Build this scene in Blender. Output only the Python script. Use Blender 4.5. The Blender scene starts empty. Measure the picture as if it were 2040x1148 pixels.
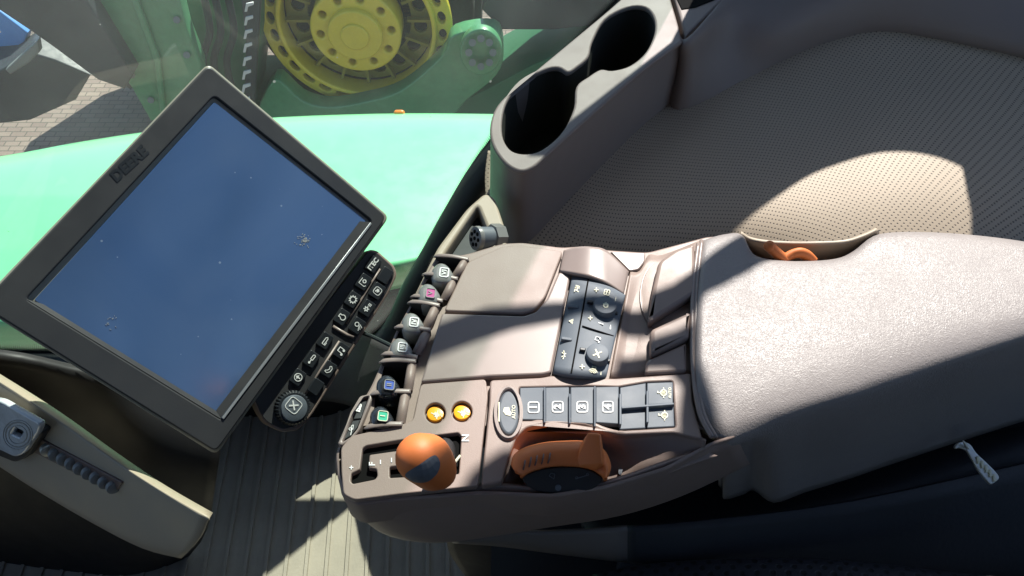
import bpy, bmesh, math, random
from mathutils import Vector, Matrix, geometry
from mathutils.bvhtree import BVHTree
random.seed(7)
R = math.radians
S = bpy.context.scene
COL = S.collection

# ------------------------------------------------------------------ camera
CAM = Vector((0, 0, .45)); PITCH = R(50); F = 1541.0; CX, CY = 1020.0, 574.0
cd = bpy.data.cameras.new('camera'); cam = bpy.data.objects.new('camera', cd); COL.objects.link(cam)
cam.location = CAM; cam.rotation_euler = (R(90) - PITCH, 0, 0)
cd.sensor_fit = 'HORIZONTAL'; cd.sensor_width = 36; cd.lens = 36 * F / 2040
cd.clip_start = .02; cd.clip_end = 500
S.camera = cam

# ------------------------------------------------------------------ light
SUN = Vector((.25, .62, .74)).normalized()          # towards the sun
EL = math.asin(SUN.z); AZ = math.atan2(SUN.x, SUN.y)
W = bpy.data.worlds.new("World"); S.world = W; W.use_nodes = True
nt = W.node_tree; bg = nt.nodes['Background']
sky = nt.nodes.new('ShaderNodeTexSky'); sky.sky_type = 'NISHITA'; sky.sun_disc = False
sky.sun_elevation = EL; sky.sun_rotation = AZ; sky.dust_density = .6; sky.ozone_density = 2.0
nt.links.new(sky.outputs[0], bg.inputs[0]); bg.inputs[1].default_value = .08
sd = bpy.data.lights.new('sun', 'SUN'); sd.energy = 4.3; sd.angle = R(.5); sd.color = (1, .955, .89)
so = bpy.data.objects.new('sun', sd); COL.objects.link(so)
so.rotation_euler = (-SUN).to_track_quat('-Z', 'Y').to_euler(); so.location = (0, 0, 5)
S.view_settings.view_transform = 'Standard'; S.view_settings.look = 'None'
S.view_settings.gamma = 1; S.view_settings.use_curve_mapping = False
S.view_settings.exposure = 1.15
S.render.engine = 'CYCLES'
try:
    S.cycles.max_bounces = 6; S.cycles.transparent_max_bounces = 12
    S.cycles.caustics_reflective = False; S.cycles.caustics_refractive = False
except Exception: pass

# ------------------------------------------------------------------ pixel -> place
sp, cp = math.sin(PITCH), math.cos(PITCH)
def ray(px, py):
    a = (px - CX) / F; b = (CY - py) / F
    return Vector((a, cp + b * sp, -sp + b * cp))
class Plane:
    def __init__(s, o, n, u=(1, 0, 0)):
        s.o = Vector(o); s.n = Vector(n).normalized()
        u = Vector(u); s.u = (u - s.n * u.dot(s.n)).normalized(); s.v = s.n.cross(s.u)
    def P(s, px, py):
        r = ray(px, py); return CAM + r * ((s.o - CAM).dot(s.n) / r.dot(s.n))
    def uv(s, px, py):
        d = s.P(px, py) - s.o; return Vector((d.dot(s.u), d.dot(s.v)))
    def w(s, u, v, h=0): return s.o + s.u * u + s.v * v + s.n * h
    def off(s, h): return Plane(s.o + s.n * h, s.n, s.u)
    def mat(s): return Matrix(((s.u.x, s.v.x, s.n.x, s.o.x), (s.u.y, s.v.y, s.n.y, s.o.y), (s.u.z, s.v.z, s.n.z, s.o.z), (0, 0, 0, 1)))
def Z(z): return Plane((0, 0, z), (0, 0, 1))
def P(px, py, z): return Z(z).P(px, py)
def PV(px, py, y):
    r = ray(px, py); return CAM + r * ((y - CAM.y) / r.y)

# ------------------------------------------------------------------ materials
def mat(name, col, rough=.5, bump=None, metal=0, spec=.5, mottle=0, coat=0, emit=None, alpha=None, scratch=None):
    m = bpy.data.materials.new(name); m.use_nodes = True; t = m.node_tree; n = t.nodes; L = t.links
    b = n['Principled BSDF']
    b.inputs['Base Color'].default_value = (*col, 1); b.inputs['Roughness'].default_value = rough
    b.inputs['Metallic'].default_value = metal; b.inputs['Specular IOR Level'].default_value = spec
    b.inputs['Coat Weight'].default_value = coat; b.inputs['Coat Roughness'].default_value = .08
    if emit: b.inputs['Emission Color'].default_value = (*emit[:3], 1); b.inputs['Emission Strength'].default_value = emit[3]
    tc = n.new('ShaderNodeTexCoord')
    if mottle:
        nz = n.new('ShaderNodeTexNoise'); nz.inputs['Scale'].default_value = 23; nz.inputs['Detail'].default_value = 8; nz.inputs['Roughness'].default_value = .65
        L.new(tc.outputs['Object'], nz.inputs['Vector'])
        mx = n.new('ShaderNodeMix'); mx.data_type = 'RGBA'; L.new(nz.outputs[0], mx.inputs[0])
        mx.inputs[6].default_value = tuple(c * (1 - mottle) for c in col) + (1,); mx.inputs[7].default_value = tuple(min(1, c * (1 + mottle)) for c in col) + (1,)
        L.new(mx.outputs[2], b.inputs['Base Color'])
        mr = n.new('ShaderNodeMapRange'); L.new(nz.outputs[0], mr.inputs[0]); mr.inputs[1].default_value = .3; mr.inputs[2].default_value = .7
        mr.inputs[3].default_value = max(0, rough - .07); mr.inputs[4].default_value = min(1, rough + .09); L.new(mr.outputs[0], b.inputs['Roughness'])
    if bump:
        kind, sc, st, dist = bump
        if kind == 'noise':
            x = n.new('ShaderNodeTexNoise'); x.inputs['Scale'].default_value = sc; x.inputs['Detail'].default_value = 3; o = x.outputs[0]
        else:
            nz = n.new('ShaderNodeTexNoise'); nz.inputs['Scale'].default_value = sc * .8; nz.inputs['Detail'].default_value = 2
            L.new(tc.outputs['Object'], nz.inputs['Vector'])
            ad = n.new('ShaderNodeMix'); ad.data_type = 'VECTOR'; ad.inputs[0].default_value = .035
            L.new(tc.outputs['Object'], ad.inputs[4]); L.new(nz.outputs[1], ad.inputs[5])
            x = n.new('ShaderNodeTexVoronoi'); x.feature = 'SMOOTH_F1'; x.inputs['Scale'].default_value = sc; x.inputs['Smoothness'].default_value = .6
            o = x.outputs[0]
        L.new((ad.outputs[1] if kind != 'noise' else tc.outputs['Object']), x.inputs['Vector'])
        bp = n.new('ShaderNodeBump'); bp.inputs['Strength'].default_value = st; bp.inputs['Distance'].default_value = dist
        if kind == 'vor':
            n2 = n.new('ShaderNodeTexNoise'); n2.inputs['Scale'].default_value = 38; n2.inputs['Detail'].default_value = 4; L.new(tc.outputs['Object'], n2.inputs['Vector'])
            a2 = n.new('ShaderNodeMath'); a2.operation = 'MULTIPLY_ADD'; a2.inputs[1].default_value = 2.6; L.new(n2.outputs[0], a2.inputs[0]); L.new(o, a2.inputs[2]); o = a2.outputs[0]
        L.new(o, bp.inputs['Height']); L.new(bp.outputs[0], b.inputs['Normal'])
    return m
M = {}
TAUPE = (.245, .183, .155)
M['taupe'] = mat('taupe_plastic', TAUPE, .5, ('noise', 1500, .25, .0004), mottle=.05)
M['taupe_s'] = mat('taupe_satin', (.245, .195, .175), .36, ('noise', 1500, .12, .0003), mottle=.05)
M['taupe_d'] = mat('taupe_brown', (.15, .10, .085), .38)
M['trim'] = mat('grey_trim', (.2, .165, .15), .55, ('noise', 900, .25, .0005), mottle=.06)
M['leather'] = mat('leather', (.25, .225, .215), .46, ('vor', 300, .42, .0006), mottle=.05)
M['beige'] = mat('beige_plastic', (.36, .30, .225), .5, ('noise', 900, .2, .0004), mottle=.07)
M['rubberkey'] = mat('grey_rubber', (.1, .118, .14), .6, ('noise', 1200, .15, .0003), mottle=.12)
M['keyblack'] = mat('black_key', (.014, .017, .021), .4, mottle=.2)
M['black'] = mat('black_plastic', (.015, .014, .015), .55, mottle=.15)
M['blackgap'] = mat('black_recess', (.006, .006, .006), .9, spec=.1)
M['bezel'] = mat('bezel_black', (.035, .035, .037), .45, ('noise', 1800, .2, .0003), mottle=.12)
M['rim'] = mat('rim_grey', (.26, .25, .2), .35)
M['silver'] = mat('silver_trim', (.33, .34, .35), .3, metal=.3)
M['orange'] = mat('orange_plastic', (.6, .165, .04), .58, ('noise', 700, .1, .0003), mottle=.06)
M['amber'] = mat('amber_button', (.95, .42, .02), .35)
M['white'] = mat('white_print', (.75, .76, .74), .6)
M['cream'] = mat('cream_print', (.72, .70, .52), .6)
M['green_ic'] = mat('green_print', (.02, .42, .25), .45)
M['blue_ic'] = mat('blue_print', (.02, .07, .36), .45)
M['mag_ic'] = mat('magenta_print', (.42, .04, .22), .45)
M['pale'] = mat('pale_dust', (.42, .43, .42), .8)
M['well'] = mat('well_lining', (.045, .045, .038), .8, spec=.2)
M['lever'] = mat('grey_lever', (.2, .2, .19), .3, mottle=.1, coat=.3)
M['lever_b'] = mat('black_lever', (.02, .022, .026), .22, mottle=.1, coat=.5)
M['seal'] = mat('rubber_seal', (.022, .03, .032), .6, mottle=.15)
M['darkwall'] = mat('dark_trim', (.035, .033, .035), .65, ('noise', 500, .3, .0006), mottle=.15)
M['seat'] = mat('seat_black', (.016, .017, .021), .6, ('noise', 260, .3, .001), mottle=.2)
M['plate'] = mat('pedestal_plate', (.15, .125, .108), .5, mottle=.1)
M['metal'] = mat('cast_metal', (.55, .55, .5), .35, ('noise', 400, .3, .0006), metal=.7, mottle=.2)
M['clear'] = mat('cloudy_plastic', (.5, .52, .53), .2, ('noise', 120, .5, .002), mottle=.5, coat=.6)
M['wheelgrey'] = mat('grey_roller', (.22, .22, .21), .5)
M['fender'] = mat('green_fender', (.2, .72, .33), .35, mottle=.06, coat=.7)  # green paint lightened to mint, the sun's overexposure put into the colour
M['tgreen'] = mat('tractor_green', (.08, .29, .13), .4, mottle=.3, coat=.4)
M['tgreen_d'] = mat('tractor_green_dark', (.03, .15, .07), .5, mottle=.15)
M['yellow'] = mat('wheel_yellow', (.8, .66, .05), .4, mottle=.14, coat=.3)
M['yellow_d'] = mat('wheel_yellow_dark', (.30, .27, .04), .5, mottle=.2)  # darker yellow for the dish and its ribs
M['tyre'] = mat('tyre', (.02, .022, .026), .8, ('noise', 30, .4, .01), mottle=.3)
M['hole'] = mat('hole_dark', (.012, .018, .022), .9)
M['bolt'] = mat('bolt_grey', (.2, .22, .2), .5)
M['blue'] = mat('blue_sheet', (.1, .32, .75), .5, mottle=.1)
M['bodydark'] = mat('dark_body', (.045, .052, .058), .5, mottle=.3)
M['lamp'] = mat('amber_lamp', (.8, .22, .02), .3)
M['roof'] = mat('roof_lining', (.16, .15, .14), .9)

# perforated vinyl: a staggered grid of pin holes
def perf_mat(name, col, pitch, r, holes=(.02, .018, .016)):
    m = bpy.data.materials.new(name); m.use_nodes = True; t = m.node_tree; n = t.nodes; L = t.links; b = n['Principled BSDF']
    b.inputs['Roughness'].default_value = .6
    uvn = n.new('ShaderNodeUVMap'); s = n.new('ShaderNodeSeparateXYZ'); L.new(uvn.outputs[0], s.inputs[0])
    def M_(op, a, bb=None):
        x = n.new('ShaderNodeMath'); x.operation = op
        for i, v in enumerate((a, bb)):
            if v is None: continue
            if isinstance(v, (int, float)): x.inputs[i].default_value = v
            else: L.new(v, x.inputs[i])
        return x.outputs[0]
    px, py = pitch, pitch * .5
    v = M_('DIVIDE', s.outputs[1], py); row = M_('FLOOR', v); odd = M_('MODULO', row, 2.0)
    u = M_('ADD', M_('DIVIDE', s.outputs[0], px), M_('MULTIPLY', odd, .5))
    du = M_('MULTIPLY', M_('SUBTRACT', M_('FRACT', u), .5), px); dv = M_('MULTIPLY', M_('SUBTRACT', M_('FRACT', v), .5), py)
    d = M_('SQRT', M_('ADD', M_('MULTIPLY', du, du), M_('MULTIPLY', dv, dv)))
    mr = n.new('ShaderNodeMapRange'); L.new(d, mr.inputs[0]); mr.inputs[1].default_value = r * .75; mr.inputs[2].default_value = r * 1.25
    tc = n.new('ShaderNodeTexCoord'); nz = n.new('ShaderNodeTexNoise'); nz.inputs['Scale'].default_value = 14; nz.inputs['Detail'].default_value = 6; L.new(tc.outputs['Object'], nz.inputs['Vector'])
    c0 = n.new('ShaderNodeMix'); c0.data_type = 'RGBA'; L.new(nz.outputs[0], c0.inputs[0]); c0.inputs[6].default_value = tuple(c * .93 for c in col) + (1,); c0.inputs[7].default_value = tuple(c * 1.07 for c in col) + (1,)
    mx = n.new('ShaderNodeMix'); mx.data_type = 'RGBA'; L.new(mr.outputs[0], mx.inputs[0]); mx.inputs[6].default_value = (*holes, 1); L.new(c0.outputs[2], mx.inputs[7])
    L.new(mx.outputs[2], b.inputs['Base Color'])
    bp = n.new('ShaderNodeBump'); bp.inputs['Strength'].default_value = .5; bp.inputs['Distance'].default_value = .0008; L.new(mr.outputs[0], bp.inputs['Height']); L.new(bp.outputs[0], b.inputs['Normal'])
    return m
M['perf'] = perf_mat('perforated_vinyl', (.38, .31, .23), .0060, .00075, (.05, .042, .034))
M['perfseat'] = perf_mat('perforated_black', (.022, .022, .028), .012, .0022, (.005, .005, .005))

# window glass: thin, tinted, dusty
def glass_mat(name, tint, dust=True):
    m = bpy.data.materials.new(name); m.use_nodes = True; t = m.node_tree; n = t.nodes; L = t.links
    n.remove(n['Principled BSDF']); out = n['Material Output']
    tr = n.new('ShaderNodeBsdfTransparent'); tr.inputs[0].default_value = (*tint, 1)
    gl = n.new('ShaderNodeBsdfGlossy'); gl.inputs['Roughness'].default_value = .03
    fr = n.new('ShaderNodeLayerWeight'); fr.inputs[0].default_value = .5
    f5 = n.new('ShaderNodeMath'); f5.operation = 'POWER'; f5.inputs[1].default_value = 5; L.new(fr.outputs['Facing'], f5.inputs[0])
    fa = n.new('ShaderNodeMath'); fa.operation = 'MULTIPLY_ADD'; fa.inputs[1].default_value = .9; fa.inputs[2].default_value = .06; L.new(f5.outputs[0], fa.inputs[0])
    mx = n.new('ShaderNodeMixShader'); L.new(fa.outputs[0], mx.inputs[0]); L.new(tr.outputs[0], mx.inputs[1]); L.new(gl.outputs[0], mx.inputs[2])
    tc = n.new('ShaderNodeTexCoord')
    v = n.new('ShaderNodeTexVoronoi'); v.inputs['Scale'].default_value = 60; v.inputs['Randomness'].default_value = 1; L.new(tc.outputs['Object'], v.inputs['Vector'])
    sx = n.new('ShaderNodeSeparateColor'); L.new(v.outputs['Color'], sx.inputs[0])
    rr = n.new('ShaderNodeMapRange'); L.new(sx.outputs[0], rr.inputs[0]); rr.inputs[1].default_value = .55; rr.inputs[2].default_value = 1; rr.inputs[3].default_value = 0; rr.inputs[4].default_value = .1
    lt = n.new('ShaderNodeMath'); lt.operation = 'LESS_THAN'; L.new(v.outputs['Distance'], lt.inputs[0]); L.new(rr.outputs[0], lt.inputs[1])
    sc = n.new('ShaderNodeMath'); sc.operation = 'MULTIPLY'; sc.inputs[1].default_value = .55; L.new(lt.outputs[0], sc.inputs[0])
    nz = n.new('ShaderNodeTexNoise'); nz.inputs['Scale'].default_value = 7; nz.inputs['Detail'].default_value = 8; L.new(tc.outputs['Object'], nz.inputs['Vector'])
    hz = n.new('ShaderNodeMapRange'); L.new(nz.outputs[0], hz.inputs[0]); hz.inputs[1].default_value = .35; hz.inputs[2].default_value = .75; hz.inputs[3].default_value = .045; hz.inputs[4].default_value = .15
    ad = n.new('ShaderNodeMath'); ad.operation = 'MAXIMUM'; L.new(sc.outputs[0], ad.inputs[0]); L.new(hz.outputs[0], ad.inputs[1])
    df = n.new('ShaderNodeBsdfDiffuse'); df.inputs[0].default_value = (.55, .58, .55, 1)
    tl = n.new('ShaderNodeBsdfTranslucent'); tl.inputs[0].default_value = (.55, .58, .55, 1)
    dd = n.new('ShaderNodeMixShader'); L.new(df.outputs[0], dd.inputs[1]); L.new(tl.outputs[0], dd.inputs[2])
    m2 = n.new('ShaderNodeMixShader'); L.new(ad.outputs[0], m2.inputs[0]); L.new(mx.outputs[0], m2.inputs[1]); L.new(dd.outputs[0], m2.inputs[2])
    L.new(m2.outputs[0], out.inputs[0]); return m
M['glass'] = glass_mat('window_glass', (.86, .96, .9))

def frit_mat():
    m = bpy.data.materials.new('frit_dots'); m.use_nodes = True; t = m.node_tree; n = t.nodes; L = t.links; b = n['Principled BSDF']
    b.inputs['Base Color'].default_value = (.012, .016, .016, 1); b.inputs['Roughness'].default_value = .5
    uvn = n.new('ShaderNodeUVMap'); s = n.new('ShaderNodeSeparateXYZ'); L.new(uvn.outputs[0], s.inputs[0])
    def M_(op, a, bb=None):
        x = n.new('ShaderNodeMath'); x.operation = op
        for i, v in enumerate((a, bb)):
            if v is None: continue
            if isinstance(v, (int, float)): x.inputs[i].default_value = v
            else: L.new(v, x.inputs[i])
        return x.outputs[0]
    p = .0026
    v = M_('DIVIDE', s.outputs[1], p); row = M_('FLOOR', v); odd = M_('MODULO', row, 2.0)
    u = M_('ADD', M_('DIVIDE', s.outputs[0], p), M_('MULTIPLY', odd, .5))
    du = M_('SUBTRACT', M_('FRACT', u), .5); dv = M_('SUBTRACT', M_('FRACT', v), .5)
    d = M_('SQRT', M_('ADD', M_('MULTIPLY', du, du), M_('MULTIPLY', dv, dv)))
    rad = M_('SUBTRACT', .82, M_('MULTIPLY', s.outputs[1], 34.0))
    L.new(M_('LESS_THAN', d, rad), b.inputs['Alpha']); return m
M['frit'] = frit_mat()

# screen: glossy glass with dust and smears, reflected sky put into its blue
def screen_mat():
    m = mat('screen_glass', (.04, .09, .21), .06, spec=1.0); t = m.node_tree; n = t.nodes; L = t.links; b = n['Principled BSDF']
    b.inputs['IOR'].default_value = 1.75
    tc = n.new('ShaderNodeTexCoord'); nz = n.new('ShaderNodeTexNoise'); nz.inputs['Scale'].default_value = 9; nz.inputs['Detail'].default_value = 7; L.new(tc.outputs['Object'], nz.inputs['Vector'])
    mr = n.new('ShaderNodeMapRange'); L.new(nz.outputs[0], mr.inputs[0]); mr.inputs[1].default_value = .3; mr.inputs[2].default_value = .75; mr.inputs[3].default_value = .1; mr.inputs[4].default_value = .3; L.new(mr.outputs[0], b.inputs['Roughness'])
    v = n.new('ShaderNodeTexVoronoi'); v.inputs['Scale'].default_value = 90; L.new(tc.outputs['Object'], v.inputs['Vector'])
    sx = n.new('ShaderNodeSeparateColor'); L.new(v.outputs['Color'], sx.inputs[0])
    rr = n.new('ShaderNodeMapRange'); L.new(sx.outputs[0], rr.inputs[0]); rr.inputs[1].default_value = .5; rr.inputs[2].default_value = 1; rr.inputs[3].default_value = 0; rr.inputs[4].default_value = .09
    lt = n.new('ShaderNodeMath'); lt.operation = 'LESS_THAN'; L.new(v.outputs['Distance'], lt.inputs[0]); L.new(rr.outputs[0], lt.inputs[1])
    mx = n.new('ShaderNodeMix'); mx.data_type = 'RGBA'; L.new(lt.outputs[0], mx.inputs[0]); mx.inputs[6].default_value = (.04, .09, .21, 1); mx.inputs[7].default_value = (.22, .28, .38, 1)
    n2 = n.new('ShaderNodeTexNoise'); n2.inputs['Scale'].default_value = 5; n2.inputs['Detail'].default_value = 9; n2.inputs['Distortion'].default_value = 1.2; L.new(tc.outputs['Object'], n2.inputs['Vector'])
    m2 = n.new('ShaderNodeMapRange'); L.new(n2.outputs[0], m2.inputs[0]); m2.inputs[1].default_value = .42; m2.inputs[2].default_value = .8; m2.inputs[3].default_value = 0; m2.inputs[4].default_value = .3
    m3 = n.new('ShaderNodeMix'); m3.data_type = 'RGBA'; L.new(m2.outputs[0], m3.inputs[0]); L.new(mx.outputs[2], m3.inputs[6]); m3.inputs[7].default_value = (.15, .22, .34, 1)
    L.new(m3.outputs[2], b.inputs['Base Color']); return m
M['screen'] = screen_mat()

def paver_mat():
    m = mat('pavers', (.30, .24, .2), .85); t = m.node_tree; n = t.nodes; L = t.links; b = n['Principled BSDF']
    tc = n.new('ShaderNodeTexCoord'); br = n.new('ShaderNodeTexBrick'); L.new(tc.outputs['Object'], br.inputs['Vector'])
    br.inputs['Color1'].default_value = (.36, .28, .23, 1); br.inputs['Color2'].default_value = (.27, .2, .17, 1); br.inputs['Mortar'].default_value = (.14, .12, .1, 1)
    br.inputs['Scale'].default_value = 5; br.inputs['Mortar Size'].default_value = .02
    nz = n.new('ShaderNodeTexNoise'); nz.inputs['Scale'].default_value = 2; nz.inputs['Detail'].default_value = 9; L.new(tc.outputs['Object'], nz.inputs['Vector'])
    mx = n.new('ShaderNodeMix'); mx.data_type = 'RGBA'; mx.blend_type = 'MULTIPLY'; mx.inputs[0].default_value = .5; L.new(br.outputs[0], mx.inputs[6]); L.new(nz.outputs[0], mx.inputs[7]); L.new(mx.outputs[2], b.inputs['Base Color'])
    return m
M['paver'] = paver_mat()
M['floor'] = mat('floor_mat', (.32, .285, .225), .75, ('noise', 350, .35, .0008), mottle=.28)

# ------------------------------------------------------------------ objects
def tag(o, label=None, cat=None, group=None, kind=None):
    for k, v in (('label', label), ('category', cat), ('group', group), ('kind', kind)):
        if v: o[k] = v
    return o
ORG = {}
def thing(name, loc, label, cat, group=None):
    o = bpy.data.objects.new(name, None); COL.objects.link(o); o.location = loc; o.empty_display_size = .05
    ORG[o.name] = Vector(loc); return tag(o, label, cat, group)
def org(p):
    while p is not None:
        if p.name in ORG: return ORG[p.name]
        p = p.parent
    return Vector((0, 0, 0))
def link(name, me, m, parent=None, smooth=None, label=None, bevel=0, subsurf=0):
    """me carries place coordinates; the object sits at its thing's base"""
    o = bpy.data.objects.new(name, me); COL.objects.link(o); o.parent = parent
    if parent is None:
        c = sum((v.co for v in me.vertices), Vector()) / max(1, len(me.vertices)); o.location = c
    else: c = org(parent)
    me.transform(Matrix.Translation(-c))
    ms = m if isinstance(m, (list, tuple)) else [m]
    me.materials.clear()
    for k in ms: me.materials.append(M[k])
    if bevel:
        b = o.modifiers.new('bevel', 'BEVEL'); b.width = bevel; b.segments = 3; b.limit_method = 'ANGLE'; b.angle_limit = R(35)
    if subsurf:
        s_ = o.modifiers.new('sub', 'SUBSURF'); s_.levels = subsurf; s_.render_levels = subsurf
    if smooth is not None:
        for p in me.polygons: p.use_smooth = True
        if smooth < 180:
            try: me.set_sharp_from_angle(angle=R(smooth))
            except Exception: pass
    if label: o['label'] = label
    return o
def fillet(pts, r, n=4):
    out = []; N = len(pts)
    for i in range(N):
        a, b, c = Vector(pts[i - 1]), Vector(pts[i]), Vector(pts[(i + 1) % N])
        d1 = a - b; d2 = c - b; l1, l2 = d1.length, d2.length
        if l1 < 1e-9 or l2 < 1e-9: continue
        q = min(r, l1 * .45, l2 * .45); p1 = b + d1 * (q / l1); p2 = b + d2 * (q / l2)
        for k in range(n + 1):
            t = k / n; out.append(p1 * (1 - t) ** 2 + b * 2 * t * (1 - t) + p2 * t * t)
    return out
def cr(pts, n=6, closed=True):
    out = []; N = len(pts); rng = range(N) if closed else range(N - 1)
    for i in rng:
        g = lambda j: Vector(pts[j % N] if closed else pts[max(0, min(N - 1, j))])
        p0, p1, p2, p3 = g(i - 1), g(i), g(i + 1), g(i + 2)
        for k in range(n):
            t = k / n
            out.append(.5 * ((2 * p1) + (p2 - p0) * t + (2 * p0 - 5 * p1 + 4 * p2 - p3) * t * t + (3 * p1 - p0 - 3 * p2 + p3) * t ** 3))
    if not closed: out.append(Vector(pts[-1]))
    return out
def curve_mesh(uvs, extr, bev, seg=2):
    cu = bpy.data.curves.new('c', 'CURVE'); cu.dimensions = '2D'; cu.fill_mode = 'BOTH'; cu.extrude = max(0, extr); cu.bevel_depth = bev; cu.bevel_resolution = seg
    cu.offset = -bev
    for pts in uvs:
        s_ = cu.splines.new('POLY'); s_.points.add(len(pts) - 1); s_.use_cyclic_u = True
        for i, p in enumerate(pts): s_.points[i].co = (p[0], p[1], 0, 1)
    o = bpy.data.objects.new('c', cu); COL.objects.link(o)
    me = bpy.data.meshes.new_from_object(o.evaluated_get(bpy.context.evaluated_depsgraph_get()))
    bpy.data.objects.remove(o); bpy.data.curves.remove(cu); return me
def prism_me(outs, pl, th, bev=.0006):
    """outlines (first = outer, others = holes) on a plane, given real thickness behind it"""
    if not isinstance(outs[0][0], (tuple, list, Vector)): outs = [outs]
    uvs = [[pl.uv(*p) for p in o] for o in outs]
    bev = min(bev, th * .45)
    me = curve_mesh(uvs, th / 2 - bev, bev)
    me.transform(pl.mat() @ Matrix.Translation((0, 0, -th / 2))); return me
def prism(name, outs, pl, th, m, parent=None, bev=.0006, label=None):
    me = prism_me(outs, pl, th, bev); return link(name, me, m, parent, smooth=40, label=label)
def loft_me(rows, n=3, closed_u=False, thick=0):
    """rows of (px,py,z) -> smooth grid through them"""
    W_ = [[P(*p) for p in r] for r in rows]
    return grid_me(W_, n, closed_u)
def grid_me(W_, n=3, closed_u=False):
    rr = [cr(r, n, closed_u) for r in W_]
    cols = list(zip(*rr)); cc = [cr(list(c), n, False) for c in cols]
    nv = len(cc[0]); nu = len(cc); verts = [cc[i][j] for j in range(nv) for i in range(nu)]
    faces = []
    for j in range(nv - 1):
        for i in range(nu if closed_u else nu - 1):
            faces.append((j * nu + i, j * nu + (i + 1) % nu, (j + 1) * nu + (i + 1) % nu, (j + 1) * nu + i))
    me = bpy.data.meshes.new('g'); me.from_pydata(verts, [], faces)
    # uv in metres (arc length)
    U = [[0.0] * nu for _ in range(nv)]; V = [[0.0] * nu for _ in range(nv)]
    for j in range(nv):
        for i in range(nu):
            if i: U[j][i] = U[j][i - 1] + (verts[j * nu + i] - verts[j * nu + i - 1]).length
            if j: V[j][i] = V[j - 1][i] + (verts[j * nu + i] - verts[(j - 1) * nu + i]).length
    uvl = me.uv_layers.new(name='UVMap')
    for p in me.polygons:
        for li in p.loop_indices:
            vi = me.loops[li].vertex_index; uvl.data[li].uv = (U[vi // nu][vi % nu], V[vi // nu][vi % nu])
    return me
def solid(o, t, off=-1):
    s_ = o.modifiers.new('thick', 'SOLIDIFY'); s_.thickness = t; s_.offset = off; return o
def up_normals(me, d=Vector((0, -.3, 1))):
    bm = bmesh.new(); bm.from_mesh(me)
    s_ = sum((f.normal * f.calc_area() for f in bm.faces), Vector())
    if s_.dot(d) < 0: bmesh.ops.reverse_faces(bm, faces=bm.faces)
    bm.to_mesh(me); bm.free(); return me
def loft(name, rows, m, parent=None, n=3, th=.002, label=None, d=Vector((0, -.5, 1)), smooth=180):
    me = up_normals(loft_me(rows, n), d); o = link(name, me, m, parent, smooth=smooth, label=label)
    if th: solid(o, th)
    return o
def hull_me(balls, seg=24):
    bm = bmesh.new()
    for c, r in balls:
        r = r if isinstance(r, (tuple, list)) else (r, r, r)
        mtx = Matrix.Translation(c) @ Matrix.Diagonal((*r, 1))
        bmesh.ops.create_uvsphere(bm, u_segments=seg, v_segments=seg // 2, radius=1, matrix=mtx)
    cos = [v.co.copy() for v in bm.verts]; bm.free(); bm = bmesh.new()
    for c_ in cos: bm.verts.new(c_)
    bmesh.ops.convex_hull(bm, input=list(bm.verts))
    loose = [v for v in bm.verts if not v.link_faces]; bmesh.ops.delete(bm, geom=loose, context='VERTS')
    bmesh.ops.recalc_face_normals(bm, faces=bm.faces)
    me = bpy.data.meshes.new('h'); bm.to_mesh(me); bm.free(); return me
def hull(name, balls, m, parent=None, label=None): return link(name, hull_me(balls), m, parent, smooth=60, label=label)
def cyl_me(a, b, r1, r2=None, seg=32, cap_bev=.0):
    a = Vector(a); b = Vector(b); r2 = r1 if r2 is None else r2; d = b - a; L_ = d.length
    q = d.to_track_quat('Z', 'Y').to_matrix().to_4x4()
    prof = [(0, 0), (r1, 0), (r2, L_ - cap_bev), (r2 - cap_bev * .3, L_ - cap_bev * .3), (r2 - cap_bev, L_), (0, L_)] if cap_bev else [(0, 0), (r1, 0), (r2, L_), (0, L_)]
    bm = bmesh.new(); rings = []
    for (r, z) in prof:
        if r == 0: rings.append([bm.verts.new((0, 0, z))])
        else: rings.append([bm.verts.new((r * math.cos(2 * math.pi * k / seg), r * math.sin(2 * math.pi * k / seg), z)) for k in range(seg)])
    for A, B in zip(rings, rings[1:]):
        for k in range(seg):
            k2 = (k + 1) % seg
            if len(A) == 1: bm.faces.new((A[0], B[k2], B[k]))
            elif len(B) == 1: bm.faces.new((A[k], A[k2], B[0]))
            else: bm.faces.new((A[k], A[k2], B[k2], B[k]))
    bmesh.ops.recalc_face_normals(bm, faces=bm.faces)
    me = bpy.data.meshes.new('c'); bm.to_mesh(me); bm.free(); me.transform(Matrix.Translation(a) @ q); return me
def cyl(name, a, b, r1, m, parent=None, r2=None, seg=32, cb=0, label=None):
    return link(name, cyl_me(a, b, r1, r2, seg, cb), m, parent, smooth=35, label=label)
def tube_me(pts, r, seg=12):
    """swept tube; r may be list"""
    bm = bmesh.new(); rings = []; N = len(pts)
    up = Vector((0, 0, 1))
    for i, p in enumerate(pts):
        t = (pts[min(i + 1, N - 1)] - pts[max(i - 1, 0)]).normalized()
        a = t.cross(up)
        if a.length < .05: a = t.cross(Vector((1, 0, 0)))
        a.normalize(); b = a.cross(t); rr = r[i] if isinstance(r, list) else r
        if isinstance(rr, (int, float)): rr = (rr, rr)
        rings.append([bm.verts.new(p + a * (rr[0] * math.cos(2 * math.pi * k / seg)) + b * (rr[1] * math.sin(2 * math.pi * k / seg))) for k in range(seg)])
    for A, B in zip(rings, rings[1:]):
        for k in range(seg): bm.faces.new((A[k], A[(k + 1) % seg], B[(k + 1) % seg], B[k]))
    bm.faces.new(rings[0][::-1]); bm.faces.new(rings[-1]); bmesh.ops.recalc_face_normals(bm, faces=bm.faces)
    me = bpy.data.meshes.new('t'); bm.to_mesh(me); bm.free(); return me
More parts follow.
